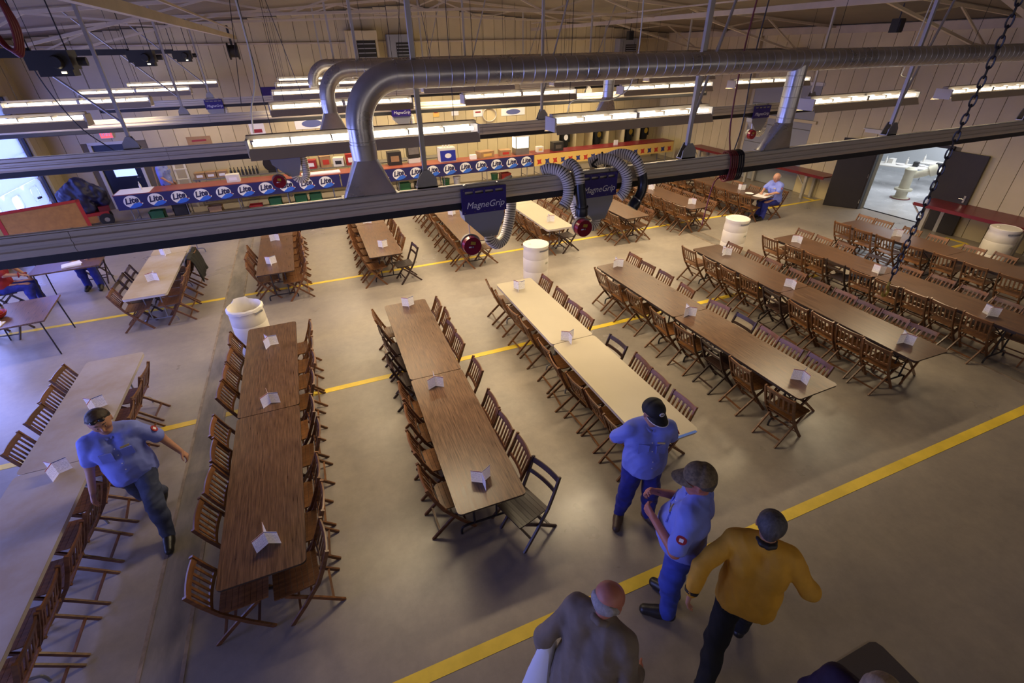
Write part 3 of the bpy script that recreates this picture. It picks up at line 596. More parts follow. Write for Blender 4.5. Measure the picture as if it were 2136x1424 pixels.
cord('pale curly cord above the strip light nearest the straight drop', [(9.1, 5.6, ceilz(9.1)), (9.0, 5.6, 4.4), (9.15, 5.7, 4.2), (9.5, 5.75, 4.15), (9.45, 5.8, 3.97)], 'wire_white')
cord('dark cord hanging past the navy door down to the second rail', [(-2.9, 8.6, ceilz(-2.9)), (-2.95, 8.6, 4.6), (-2.8, 8.7, 3.9), (-2.55, 8.82, 3.52)], 'cord_dark')
cord('pale cable hanging along the wall of door openers', [(-4.1, 9, ceilz(-4)), (-4.05, 9, 4.6), (-4.0, 9.1, 4.3), (-4.3, 9.2, 4.1)], 'wire_white')
for i, x in enumerate((-.9, .15, 2.2, 3.3, 6.3, 7.2)):
    tag(obj('guy_wire', MB().tube([(x, 10.5+i*.8, 3.9), (x+.3*(-1)**i, 10.5+i*.8, ceilz(x)-.02)], .006, 5), 'dark_metal'), 'thin dark suspension wire hanging under the roof', 'wire', 'suspension wires')
ch = thing('chain', 'heavy dark hanging chain ending in a yellow hook', 'chain', (3.62, 1.8, 5.0))
zc = .1; i = 0
lk = MB(); ring = [(.013*math.copysign(1, math.cos(a))*abs(math.cos(a))**.7, 0, .030*math.sin(a)) for a in [2*math.pi*k/14 for k in range(15)]]
lk.tube(ring, .0048, 6, False); lme = auto_smooth(lk.mesh('link')); lme.materials.append(MATS['dark_metal'])
for i in range(39):
    obj('link', lme, None, ch, (-.0012*i, 0, zc-i*.0475), (0, 0, (i % 2)*math.pi/2+.4))
zh = zc-39*.0475
hk = obj('hook', MB().tube(smooth_path([(-.045, 0, zh+.01), (-.045, 0, zh-.03), (-.02, 0, zh-.06), (-.035, 0, zh-.10), (-.065, 0, zh-.09), (-.075, 0, zh-.06)], 4), [.009]*18+[.006]*3, 8), 'brass', ch, smooth=True)
# boxes and machines high on the back wall
for lab, x, z, w2, h2 in (('grey air unit high on the back wall', 2.65, 4.75, 1.1, 1.0), ('grey louvred vent high on the back wall beside the air unit', 4.0, 4.75, .9, .75), ('dark speaker box high on the back wall by the corner', 13.9, 4.6, .9, .6)):
    t = thing('wall_unit', lab, 'air unit', (x, WY1-.05, z))
    obj('casing', MB().box((0, -.2, 0), (w2, .4, h2)), 'siding' if x < 3.5 else 'hopper_grey', t); obj('grille', MB().box((w2*.12, -.41, -.1), (w2*.6, .02, h2*.6)), 'dark_metal', t)
    for i in range(4): obj('slat', MB().box((w2*.12, -.425, -.1-h2*.22+i*h2*.14), (w2*.56, .012, .03)), 'hopper_grey', t)
for lab, px, py, z in (('small black speaker hung from the roof truss', 11.3, 16.6, 4.95), ('small black speaker hung near the panelled wall', 12.7, 8.4, 4.95)):
    t = thing('speaker', lab, 'speaker', (px, py, z)); obj('cabinet', MB().box((0, 0, 0), (.18, .18, .26)).box((0, -.1, 0), (.15, .02, .22)), 'black_plastic', t); obj('bracket', MB().tube([(0, 0, .13), (0, 0, ceilz(px)-z-.03)], .012, 6), 'black_plastic', t)
# ================================================================== tables, chairs, cards, drums
TW, TL, TH = .745, 2.43, .74
def rrect(w, l, r, n=5):
    pts = []
    for cx, cy, a0 in ((w/2-r, l/2-r, 0), (-w/2+r, l/2-r, 90), (-w/2+r, -l/2+r, 180), (w/2-r, -l/2+r, 270)):
        for k in range(n+1): a = math.radians(a0+90*k/n); pts.append((cx+r*math.cos(a), cy+r*math.sin(a)))
    return pts
def legframe(s):
    y = s*(TL/2-.33); m = MB()
    m.tube([(-.15, y, TH-.04), (-.13, y, .11)], .013, 8).tube([(.15, y, TH-.04), (.13, y, .11)], .013, 8)
    m.tube(smooth_path([(-.29, y, .0), (-.285, y, .07), (-.24, y, .11), (0, y, .11), (.24, y, .11), (.285, y, .07), (.29, y, 0)], 4), .014, 8)
    m.tube([(-.3, y, TH-.045), (.3, y, TH-.045)], .012, 6); return m
def braces(s):
    y = s*(TL/2-.33); return MB().tube([(0, y, .40), (0, y-s*.42, TH-.045)], .008, 6).tube([(-.14, y, .40), (.14, y, .40)], .008, 6)
TPROTO = {}
def table(kind, x, y, rz, label, group):
    if kind not in TPROTO:
        t = thing('folding_table', 'x', 'table'); cream = kind.startswith('cream'); th = .045 if cream else .024
        obj('tabletop', MB().prism(rrect(TW, TL, .06 if cream else .05), 'z', TH-.006, TH), kind, t)
        obj('edge_band', MB().prism(rrect(TW-.002, TL-.002, .06 if cream else .05), 'z', TH-th, TH-.006), 'cream_edge' if cream else 'table_edge', t)
        if not cream: obj('apron', MB().box((-TW/2+.04, 0, TH-.045), (.02, TL-.3, .04)).box((TW/2-.04, 0, TH-.045), (.02, TL-.3, .04)), 'table_edge', t)
        for s in (-1, 1):
            obj('leg_frame', legframe(s), 'leg_grey' if cream else 'leg_metal', t); obj('brace', braces(s), 'leg_grey' if cream else 'leg_metal', t)
        TPROTO[kind] = t
        o = t; o.location = (x, y, 0); o.rotation_euler = (0, 0, rz); o['label'] = label; o['group'] = group; return o
    return copytree(TPROTO[kind], (x, y, 0), rz, label, group)
def rail_pts(y): return [Vector((-.285, y, .83)), Vector((-.215, y, .64)), Vector((-.13, y, .45)), Vector((.04, y, .21)), Vector((.21, y, .0))]
def strip(pts, wd, th):
    m = MB()
    n = len(pts); vs = []
    for i, p in enumerate(pts):
        t = (pts[min(i+1, n-1)]-pts[max(i-1, 0)]).normalized(); nrm = Vector((t.z, 0, -t.x))
        vs += [p+nrm*wd/2+Vector((0, th/2, 0)), p+nrm*wd/2-Vector((0, th/2, 0)), p-nrm*wd/2-Vector((0, th/2, 0)), p-nrm*wd/2+Vector((0, th/2, 0))]
    fs = [(0, 1, 2, 3), tuple(4*(n-1)+k for k in (3, 2, 1, 0))]
    for i in range(n-1): fs += [(4*i+k, 4*i+(k+1) % 4, 4*i+4+(k+1) % 4, 4*i+4+k) for k in range(4)]
    return m.add(vs, fs)
CPROTO = {}
def chair(kind, x, y, rz, label, group):
    if kind not in CPROTO:
        w = 'chair_dark' if kind == 'dark' else 'chair_wood'; st = 'chair_dark' if kind == 'dark' else 'chair_seat'
        c = thing('folding_chair', 'x', 'chair')
        for s in (-1, 1): obj('side_rail', strip(rail_pts(s*.205), .036, .022), w, c)
        for s in (-1, 1): obj('rear_leg', MB().bar((.17, s*.178, .43), (-.29, s*.178, .0), .034, .02, (0, 1, 0)) if False else strip([Vector((.17, s*.178, .42)), Vector((-.06, s*.178, .22)), Vector((-.29, s*.178, 0))], .034, .02), w, c)
        sm = MB()                                     # dished seat with shallow grooves
        xs = [-.15+.41*i/8 for i in range(9)]
        for a, b in zip(xs, xs[1:]):
            za = .445-.012*math.sin(math.pi*(a+.15)/.41); zb = .445-.012*math.sin(math.pi*(b+.15)/.41); g = .003
            sm.add([(a+g/2, -.19, za), (b-g/2, -.19, zb), (b-g/2, .19, zb), (a+g/2, .19, za), (a+g/2, -.19, za-.016), (b-g/2, -.19, zb-.016), (b-g/2, .19, zb-.016), (a+g/2, .19, za-.016)], [(0, 1, 2, 3), (7, 6, 5, 4), (0, 4, 5, 1), (2, 6, 7, 3), (0, 3, 7, 4), (1, 5, 6, 2)])
        sm.box((.05, -.17, .423), (.40, .02, .018)).box((.05, .17, .423), (.40, .02, .018))
        obj('seat', sm, st, c)
        def at(z):                                     # x of the back at height z
            a, b = ((-.285, .83), (-.215, .64)) if z > .64 else ((-.215, .64), (-.13, .45))
            return a[0]+(b[0]-a[0])*(z-a[1])/(b[1]-a[1])
        def curved(z, h, th=.016):
            m = MB(); n = 6; vs = []; tl = math.atan2(.07, .19); R = Matrix.Rotation(-tl, 3, 'Y')
            for i in range(n+1):
                yy = -.20+.40*i/n; bx = -.018*(1-(yy/.2)**2)
                for dx, dz in ((th/2, h/2), (-th/2, h/2), (-th/2, -h/2), (th/2, -h/2)): v = R @ Vector((dx, 0, dz)); vs.append((at(z)+bx+v.x, yy, z+v.z))
            fs = [(3, 2, 1, 0), tuple(4*n+k for k in range(4))]
            for i in range(n): fs += [(4*i+k, 4*i+(k+1) % 4, 4*i+4+(k+1) % 4, 4*i+4+k) for k in range(4)]
            return m.add(vs, fs)
        obj('top_rail', curved(.79, .062), w, c)
        if kind == 'dark': obj('mid_rail', curved(.66, .045), w, c)
        else:
            obj('lower_rail', curved(.545, .04), w, c)
            for k in range(5):
                yy = -.135+.0675*k; bx = -.018*(1-(yy/.2)**2)
                obj('slat', MB().bar((at(.56)+bx, yy, .555), (at(.77)+bx, yy, .775), .026, .010, (0, 1, 0)), w, c)
        obj('stretcher', MB().bar((.10, -.2, .13), (.10, .2, .13), .022, .016, (1, 0, 0)), w, c); obj('stretcher', MB().bar((-.20, -.17, .09), (-.20, .17, .09), .022, .016, (1, 0, 0)), w, c); obj('stretcher', MB().bar((-.045, -.2, .33), (-.045, .2, .33), .02, .016, (1, 0, 0)), w, c)
        CPROTO[kind] = c; c.location = (x, y, 0); c.rotation_euler = (0, 0, rz); c['label'] = label; c['group'] = group; return c
    return copytree(CPROTO[kind], (x, y, 0), rz, label, group)
S9 = [.3, .8, 1.3, 1.8, 2.6, 3.1, 3.6, 4.1, 4.6]
# name: left x, far y, skew, top, description, left chairs, right chairs, dark chairs (side, t)
ROWD = {
 'T0': (-3.767, 7.936, .0, 'cream_stained', 'stained cream run by the walking man', [.32, .85, 1.32, 1.87], [.72, 1.22, 1.72, 2.2, 2.75, 3.25, 3.75, 4.25, 4.7], ()),
 'T1': (-1.545, 8.007, -.001, 'walnut', 'walnut run beside the trench drain', [.31, .87, 1.33, 1.78, 2.55, 3.0, 3.51, 3.96, 4.68], [.42, 1.0, 1.45, 1.97, 2.60, 3.1, 3.75, 4.2, 4.72], ()),
 'T2': (.697, 7.934, -.0163, 'walnut', 'walnut run before the long cream run', [.42, 1.02, 1.48, 1.95, 2.72, 3.22, 3.72, 4.30], [.36, .82, 1.28, 1.74, 2.52, 3.35, 3.82, 4.28, 4.78], (('L', 1.02), ('L', 1.48), ('L', 1.95), ('R', 4.78))),
 'T3': (2.874, 7.976, .0076, 'cream_top', 'long cream run behind the black-capped man', [.11, .62, 1.25, 1.77, 2.50, 2.98, 3.46, 3.92, 4.41], [.32, .94, 1.51, 1.93, 2.87, 3.42, 3.86, 4.40], (('R', 2.87),)),
 'T4': (5.107, 7.933, .026, 'walnut', 'walnut run past the long cream run', [.42, .92, 1.53, 2.32, 2.90, 3.48, 4.05, 4.72], [.0, .51, 1.04, 1.69, 2.53, 3.05, 3.5, 3.94, 4.38], (('R', 3.05), ('L', 3.48))),
 'T5': (7.593, 7.88, -.022, 'walnut_dark', 'dark run starting by the white drum', [.10, .80, 1.32, 1.82, 2.47, 3.05, 3.5, 3.95, 4.42], [.33, .90, 1.38, 1.95, 2.51, 3.03, 3.47, 3.93, 4.39], (('L', 2.47),)),
 'T6': (9.765, 7.65, 0, 'walnut_dark', 'dark run second from the wall counter', [.1, .75, 1.25, 1.75, 2.3, 2.8, 3.3, 3.78, 4.28], [.1, .6, 1.1, 1.9, 2.55, 3.1, 3.62, 4.15, 4.62], (('L', 1.75), ('R', 1.9))),
 'T7': (12.13, 7.76, 0, 'walnut_dark', 'dark run nearest the wall counter', [.2, .75, 1.3, 1.9, 2.5, 3.1, 3.7, 4.3], [.05, .5, 1.15, 1.75, 2.5, 3.0], ()),
 'F1': (-3.85, 15.09, 0, 'cream_stained', 'pale run with jackets on its chairs', [3.3, 3.75, 4.15, 4.55], [2.7, 3.15, 3.6, 4.05, 4.5], (('L', 3.3), ('L', 3.75), ('L', 4.15))),
 'F2': (-1.53, 15.25, 0, 'walnut', 'brown run next to the pale run', [3.2, 3.75, 4.3], [.8, 1.3, 1.8, 2.3, 2.8, 3.25, 3.7, 4.15, 4.55], ()),
 'F3': (.783, 15.28, 0, 'walnut', 'brown run with a dark corner chair', S9, [.8, 1.4, 2.1, 2.8, 3.4, 3.9, 4.72], (('R', 4.72),)),
 'F4': (2.95, 15.32, 0, 'walnut', 'brown run behind the first hose trolley', S9, [.3, 1.2, 2.4, 3.3, 4.5], ()),
 'F5': (5.2, 15.30, 0, 'cream_top', 'short cream run behind the middle drum', S9, S9, (('R', 4.6),)),
 'F6': (7.5, 15.22, 0, 'walnut', 'brown run behind the second hose trolley', S9, S9, ()),
 'F7': (9.6, 15.18, 0, 'walnut_dark', 'brown run second from the seated reader', S9, S9, ()),
 'F8': (11.95, 15.15, 0, 'walnut_dark', 'dark run where a man sits reading', S9, [.4, 1.0, 1.7, 2.4, 3.2, 3.9], ()),
}
CARDS = {'T1': [(-1.19, 7.32), (-1.15, 5.75), (-1.13, 3.48)], 'T2': [(1.1, 7.74), (.95, 5.24), (.98, 3.37)], 'T3': [(3.19, 7.56), (3.18, 5.54)], 'T4': [(5.51, 7.75), (5.44, 5.45), (5.6, 3.35)], 'T5': [(8.01, 7.32), (7.93, 5.54), (7.84, 3.42)], 'T6': [(10.05, 7.23), (10.0, 5.3), (9.98, 3.41)], 'T7': [(12.47, 6.58)], 'T0': [(-3.28, 6.54), (-3.32, 5.35)], 'F1': [(-3.46, 11.05), (-3.52, 12.6)], 'F2': [(-1.24, 10.96), (-1.18, 12.59)], 'F3': [(1.17, 10.96), (1.09, 13.01)], 'F4': [(3.36, 12.7)], 'F5': [(5.56, 11.04)], 'F7': [(9.94, 12.55), (10.0, 10.75)], 'F8': [(12.4, 11.3)]}
ORD = ['first', 'second', 'third', 'fourth', 'fifth', 'sixth', 'seventh', 'eighth', 'ninth', 'tenth']
card0 = None
def card(x, y, rz, label, group):
    global card0
    if card0 is None:
        card0 = thing('table_card', label, 'table card', (x, y, TH), rz, group)
        for k in range(3):
            a = math.radians(90+120*k); R = Matrix.Rotation(a, 3, 'Z')
            lf = obj('leaf', MB().box((.062, .0, .085), (.122, .0022, .17)), 'paper_text', card0, None, (0, 0, a))
            obj('heading', MB().box((.062, 0, .164), (.1225, .0034, .010)), 'paper_red' if k < 2 else 'paper_blue', lf)
        return card0
    return copytree(card0, (x, y, TH), rz, label, group)
random.seed(11)
for nm, (x0, yf, sk, top, desc, LL, RR, dark) in ROWD.items():
    for k in range(2):
        d = TL/2 + k*(TL+.01); xc = x0 + TW/2 + d*math.sin(sk)
        table(top, xc, yf-d, sk, '%s folding table of the %s' % (('farther', 'nearer')[k], desc), 'folding tables')
    for side, ts in (('L', LL), ('R', RR)):
        for t in ts:
            kd = 'dark' if (side, t) in dark else 'wood'; jr = random.gauss(0, .05); jx = random.uniform(-.03, .05)
            off = .205+jx-.285
            if side == 'L': x = x0 + t*math.sin(sk) - off - .41; rz = jr
            else: x = x0 + TW + t*math.sin(sk) + off + .41; rz = math.pi+jr
            # seat origin sits .285 towards the table from the top rail
            x = (x0 + t*math.sin(sk) - (.20+jx) + .285) if side == 'L' else (x0+TW+t*math.sin(sk) + (.20+jx) - .285)
            if nm == 'T2' and side == 'R' and kd == 'dark': rz += .32; x += .12
            if nm == 'F3' and kd == 'dark': rz += .12; x += .12
            n_ = ORD[sorted(ts).index(t)]; sd_ = 'overhead doors' if side == 'L' else 'wall counters'
            lab = '%s chair, %s from bar, backing %s, %s' % ('dark' if kd == 'dark' else 'slatted', n_, sd_, desc)
            chair(kd, x, yf-t, rz, lab, 'folding chairs at the '+desc)
    for q_, (cx, cy) in enumerate(CARDS.get(nm, ())):
        card(cx, cy, random.uniform(0, 2.1), ('first', 'middle', 'last')[q_]+' white menu card on the '+desc, 'menu cards on the tables')
# tape strip at the end of the cream run
tag(obj('tape_strip', MB().box((3.26, 3.108, TH+.0005), (.70, .035, .0012)), 'emblem_blue', None, None, (0, 0, 0)), 'short blue tape strip on the end of the long cream table', 'tape')
# drums
def drum(x, y, rz, kind, label):
    t = thing('drum', label, 'drum', (x, y, 0), rz, 'white plastic drums'); r = .285
    prof = [(r-.03, 0), (r-.005, .03), (r, .12), (r+.004, .28), (r-.004, .30), (r+.004, .32), (r+.006, .58), (r-.003, .60), (r+.004, .62), (r, .76), (r-.008, .83), (r+.004, .85), (r+.004, .88), (r-.012, .90)]
    if kind == 'open':
        obj('body', MB().lathe(prof+[(r-.03, .90), (r-.035, .6), (r-.05, .4)], 32, cap1=True), 'drum_white', t, smooth=True)
        lin = MB(); n = 36; random.seed(5)
        prof2 = [(r-.045, .72), (r-.04, .88), (r-.015, .918), (r+.012, .90), (r+.016, .855)]
        for rr, z in prof2:
            for k in range(n): j = random.uniform(-.005, .006); a = 2*math.pi*k/n; lin.v.append(((rr+j)*math.cos(a), (rr+j)*math.sin(a), z+random.uniform(-.01, .01)+(.05 if abs(k-9) < 3 and z > .87 else 0)))
        for i in range(len(prof2)-1):
            for k in range(n): lin.f.append((i*n+k, i*n+(k+1) % n, (i+1)*n+(k+1) % n, (i+1)*n+k)); lin.m.append(0)
        obj('liner', lin, 'liner', t, smooth=True)
        obj('tape_mark', MB().box((.16, -.27, .84), (.15, .012, .028), Matrix.Rotation(.55, 3, 'Z')), 'tape_grey', t)
    else:
        obj('body', MB().lathe(prof, 32), 'drum_white', t, smooth=True)
        obj('lid', MB().lathe([(r+.008, .872), (r+.010, .905), (r-.02, .918), (r-.03, .908), (.02, .908)], 32), 'drum_white', t, smooth=True); obj('bung', MB().lathe([(.03, .908), (.03, .92), (.018, .922)], 14, (-.1, .1, 0)), 'drum_white', t, smooth=True)
        m = MB()
        for k in range(9): a = math.radians(-130+k*12); b = math.radians(-130+(k+1)*12); m.add([((r+.012)*math.cos(q), (r+.012)*math.sin(q), z) for q in (a, b) for z in (.80, .835)], [(0, 1, 3, 2)])
        obj('clamp_band', m, 'tape_grey', t)
    m = MB()
    for k in range(5): m.box((-.04+.02*k, -r-.008, .50+.01*(k % 2)), (.006, .004, .045), Matrix.Rotation(.4*(-1)**k, 3, 'Y'))
    obj('scribble', m, 'marker', t)
drum(-1.60, 8.62, .3, 'open', 'white plastic drum lined with a bag, no lid')
drum(4.34, 9.28, .55, 'lid', 'lidded white drum behind the long cream table run')
drum(9.76, 8.78, .2, 'lid', 'lidded white drum standing on the trench drain strip')
drum(14.78, 5.6, -.2, 'lid', 'lidded white drum beside the dark red wall counter')
# black jackets over two chairs of the pale run
for k, (x, y) in enumerate(((-2.93, 12.39), (-2.93, 11.94))):
    m = MB(); random.seed(20+k)
    path = [(-.12, .50), (-.10, .62), (-.07, .74), (-.04, .83), (.0, .872), (.04, .85), (.075, .74), (.10, .60), (.12, .46), (.13, .32)]
    for i, (dx, z) in enumerate(path):
        for j in range(11):
            v = j/10-.5; m.v.append((x+dx+random.uniform(-.008, .018)*(1 if dx > 0 else -1), y+v*(.41+.004*i), z-.10*v*v+.015*math.sin(7*v+i)*(z < .8)))
    for i in range(len(path)-1):
        for j in range(10): m.f.append((i*11+j, i*11+j+1, i*11+12+j, i*11+11+j)); m.m.append(0)
    o = obj('jacket', m, 'jacket_black', smooth=True); md = o.modifiers.new('thick', 'SOLIDIFY'); md.thickness = .02; md.offset = 1
    tag(o, ('black jacket hung over a chair back of the pale run', 'black jacket on the next chair back towards the drum')[k], 'jacket')
# ================================================================== bar, banners, goods, corner clutter
BY, BZ = 18.5, .95
for k, (xa, xb, mt, lab) in enumerate(((-5.9, .9, 'bar_red', 'long red-topped bar counter nearest the navy door'), (.9, 8.55, 'bar_red', 'long red-topped bar counter with a beer cooler on it'), (8.55, 15.5, 'counter_red', 'dark red-topped bar counter hung with the yellow banner'))):
    t = thing('bar_counter', lab, 'counter', ((xa+xb)/2, BY+.38, 0)); L = xb-xa
    obj('top', MB().box((0, 0, BZ-.02), (L-.01, .80, .04)), mt, t)
    for i in range(5):
        xx = -L/2+.3+(L-.6)*i/4
        for yy in (-.3, .3): obj('leg', MB().tube([(xx, yy, BZ-.04), (xx, yy, 0)], .016, 8), 'leg_grey', t)
        obj('crossbar', MB().tube([(xx, -.3, .12), (xx, .3, .12)], .012, 6), 'leg_grey', t)
em = None
def emblem(parent, x, z):
    e = obj('emblem', EM['oval'], None, parent, (x, -.006, z+.01), (0, math.radians(-7), 0))
    obj('swoosh', EM['sw'], None, e); obj('dot', EM['dot'], None, e)
    obj('lettering', text_mesh('Lite', .245, .30, .009), 'emblem_ink', e, (-.005, -.012, .03), (math.pi/2, 0, 0))
    obj('rim', EM['rim'], None, e)
n = 24; ov = [(.222*math.cos(2*math.pi*k/n), .188*math.sin(2*math.pi*k/n)) for k in range(n)]
EM = {'oval': MB().prism(ov, 'y', -.004, .0).mesh('emblem'), 'sw': MB().prism([(-.15, -.165), (.03, -.065), (.20, -.055), (.24, -.15), (.13, -.19), (-.03, -.20)], 'y', -.010, -.004).mesh('swoosh'), 'dot': MB().prism([(.23, -.10), (.26, -.085), (.275, -.11), (.24, -.125)], 'y', -.010, -.004).mesh('dot'), 'rim': MB().prism([(.19, -.07), (.25, -.06), (.25, -.075), (.19, -.085)], 'y', -.012, -.006).mesh('rim')}
for k, mm in (('oval', 'emblem_white'), ('sw', 'emblem_blue'), ('dot', 'emblem_white'), ('rim', 'mark_red')): EM[k].materials.append(MATS[mm])
XS = [-5.45+i*.648 for i in range(22)]
for k, (xa, xb, lab) in enumerate(((-5.88, .88, 'dark blue bar banner with white ovals nearest the navy door'), (.92, 8.5, 'dark blue bar banner with white ovals beside the yellow one'))):
    t = thing('bar_banner', lab, 'banner', (0, BY-.035, .71))
    m = MB(); N = 40
    for i in range(N+1):
        x = xa+(xb-xa)*i/N
        for z in (-.225, .0, .22): m.v.append((x, .008*math.sin(i*1.3)*(.22-z), z))
    for i in range(N):
        for j in range(2): a = i*3+j; m.f.append((a, a+3, a+4, a+1)); m.m.append(0)
    o = obj('cloth', m, 'banner_navy', t); o.modifiers.new('thick', 'SOLIDIFY').thickness = .004
    for x in XS:
        if xa+.2 < x < xb-.15: emblem(t, x, .0)
t = thing('bar_banner', 'yellow bar banner with rows of red and blue squares', 'banner', (0, BY-.035, .71))
obj('cloth', MB().box((12.0, 0, 0), (6.95, .006, .44)), 'banner_yellow', t)
sq = MB().prism([(-.1, -.1), (-.07, 0), (-.1, .1), (0, .075), (.1, .1), (.07, 0), (.1, -.1), (0, -.075)], 'y', -.004, 0); sq.box((0, -.005, -.01), (.08, .003, .03)); sqm = {q: sq.mesh('square_mark') for q in ('mark_red', 'mark_blue')}
for q in sqm: sqm[q].materials.append(MATS[q])
for i in range(19): obj('square_mark', sqm['mark_red' if i % 2 == 0 else 'mark_blue'], None, t, (8.75+i*.362, -.004, -.06), (0, math.radians(-5), 0))
# goods on the bar
def box_thing(nm, lab, cat, x, y, z, d, m, m2=None, rz=0., grp=None):
    t = thing(nm, lab, cat, (x, y, z), rz, grp)
    obj('body', MB().box((0, 0, d[2]/2), d), m, t)
    if m2: obj('label_panel', MB().box((0, -d[1]/2-.003, d[2]*.5), (d[0]*.6, .005, d[2]*.45)), m2, t); obj('lid', MB().box((0, 0, d[2]+.008), (d[0]*1.02, d[1]*1.02, .016)), m, t)
    return t
YB = BY+.4
c = box_thing('drinks_cooler', 'white drinks cooler with a blue front on the bar', 'cooler', 4.98, YB, BZ, (.62, .4, .5), 'box_white'); obj('front_panel', MB().box((0, -.21, .22), (.60, .02, .38)), 'cooler_blue', c); obj('front_emblem', MB().prism([(.13*math.cos(a), .22+.09*math.sin(a)) for a in [k*.45 for k in range(14)]], 'y', -.226, -.22), 'emblem_white', c)
for a in (-.12, .0, .12): obj('tap', MB().tube([(a, 0, .5), (a, 0, .85)], .035, 10), 'box_white', c)
c = thing('popcorn_machine', 'lit glass popcorn machine on the bar', 'machine', (8.1, YB, BZ)); obj('base', MB().box((0, 0, .12), (.58, .42, .24)), 'galv_dull', c); obj('case', MB().box((0, 0, .46), (.56, .40, .42)), 'glass_lit', c); obj('roof', MB().box((0, 0, .69), (.62, .46, .05)), 'box_white', c)
for a in (-.28, .28):
    for b in (-.2, .2): obj('corner_post', MB().box((a, b, .46), (.03, .03, .44)), 'steel', c)
box_thing('carton', 'open cardboard carton with a yellow lining on the bar', 'box', 6.55, YB, BZ, (.62, .42, .22), 'cardboard', 'banner_yellow', .2)
box_thing('carton', 'brown carton of red goods beside the popcorn machine', 'box', 7.4, YB, BZ, (.45, .35, .2), 'cardboard', 'mark_red', -.1)
box_thing('cash_box', 'dark till box near the lockers on the bar', 'box', 9.75, YB, BZ, (.45, .35, .32), 'box_black', 'steel'); box_thing('napkin_box', 'small white napkin box beside the till', 'box', 8.95, YB, BZ, (.28, .22, .2), 'box_white', 'banner_yellow')
box_thing('sign_card', 'small white card standing on the yellow-fronted bar', 'card', 12.6, YB-.1, BZ, (.2, .03, .2), 'paper'); box_thing('napkin_box', 'white tissue box on the bar by the carton', 'box', 6.0, YB-.15, BZ, (.25, .16, .16), 'paper')
box_thing('tray', 'flat white tray lying on the bar behind the banner', 'tray', .3, YB-.1, BZ, (1.3, .35, .04), 'paper', None, .02); box_thing('tray', 'second flat white tray lying near the big duct boot', 'tray', 1.9, YB-.05, BZ, (1.0, .35, .04), 'paper')
box_thing('dispenser', 'white napkin dispenser near the walking bar man', 'box', -2.5, YB, BZ, (.4, .3, .22), 'box_white', 'paper'); box_thing('case_of_cans', 'black drinks case on the bar behind the bent duct', 'box', 3.0, YB+.25, BZ, (.5, .35, .45), 'box_black', 'cardboard')
k = thing('coffee_urn', 'dark coffee maker on a white stand behind the bar', 'coffee maker', (3.75, YB+.35, BZ)); obj('stand', MB().box((0, 0, .08), (.45, .35, .16)), 'box_white', k); obj('body', MB().box((0, 0, .40), (.46, .36, .42)), 'box_black', k); obj('screen', MB().box((0, -.185, .44), (.4, .01, .26)), 'galv_dull', k)
random.seed(9)
for i, x in enumerate((-.9, -.45, .05, .55, 1.05, 1.5)):
    box_thing('goods_carton', ('brown goods carton on the shelf behind the bar', 'white goods carton on the shelf behind the bar', 'red goods carton on the shelf behind the bar')[i % 3], 'box', x, 20.1, .92, (.38, .35, .28+.1*(i % 2)), ('cardboard', 'box_white', 'red_plastic')[i % 3], ('mark_red', 'box_black', 'paper')[i % 3], random.uniform(-.2, .2), 'cartons on the back shelf')
t = thing('back_shelf', 'long shelf of goods standing behind the bar', 'shelf', (.6, 20.2, 0)); obj('top', MB().box((0, 0, .90), (9.0, .6, .04)), 'galv_dull', t); obj('shelf', MB().box((0, 0, .45), (8.8, .55, .03)), 'galv_dull', t)
for a in (-4.4, -1.5, 1.5, 4.4): obj('upright', MB().box((a, -.26, .45), (.05, .05, .9)).box((a, .26, .45), (.05, .05, .9)), 'galv_dull', t)
for i, x in enumerate((-3.65, -3.3, -2.95)): box_thing('goods_carton', 'low brown carton on the shelf by the bar man', 'box', x, 20.1, .92, (.32, .3, .18), 'cardboard', 'paper', 0, 'low cartons on the back shelf')
for i in range(8): tag(obj('bottle', MB().lathe([(.04, 0), (.04, .17), (.015, .22), (.015, .28)], 10), 'box_black', None, (-2.65+i*.12, 19.98, .92)), 'small dark bottle in a row behind the bar', 'bottle', 'bottles behind the bar')
t = thing('fan', 'dark round fan standing behind the bar', 'fan', (-1.3, 20.05, .92)); obj('guard', MB().tube([(0, -.08, .3), (0, .08, .3)], .27, 22), 'dark_metal', t, smooth=True); obj('stand', MB().box((0, 0, .03), (.3, .2, .06)), 'dark_metal', t)
def UB(x): return 'the bar near the navy door' if x < .9 else 'the middle stretch of bar' if x < 8.5 else 'the yellow-bannered bar'
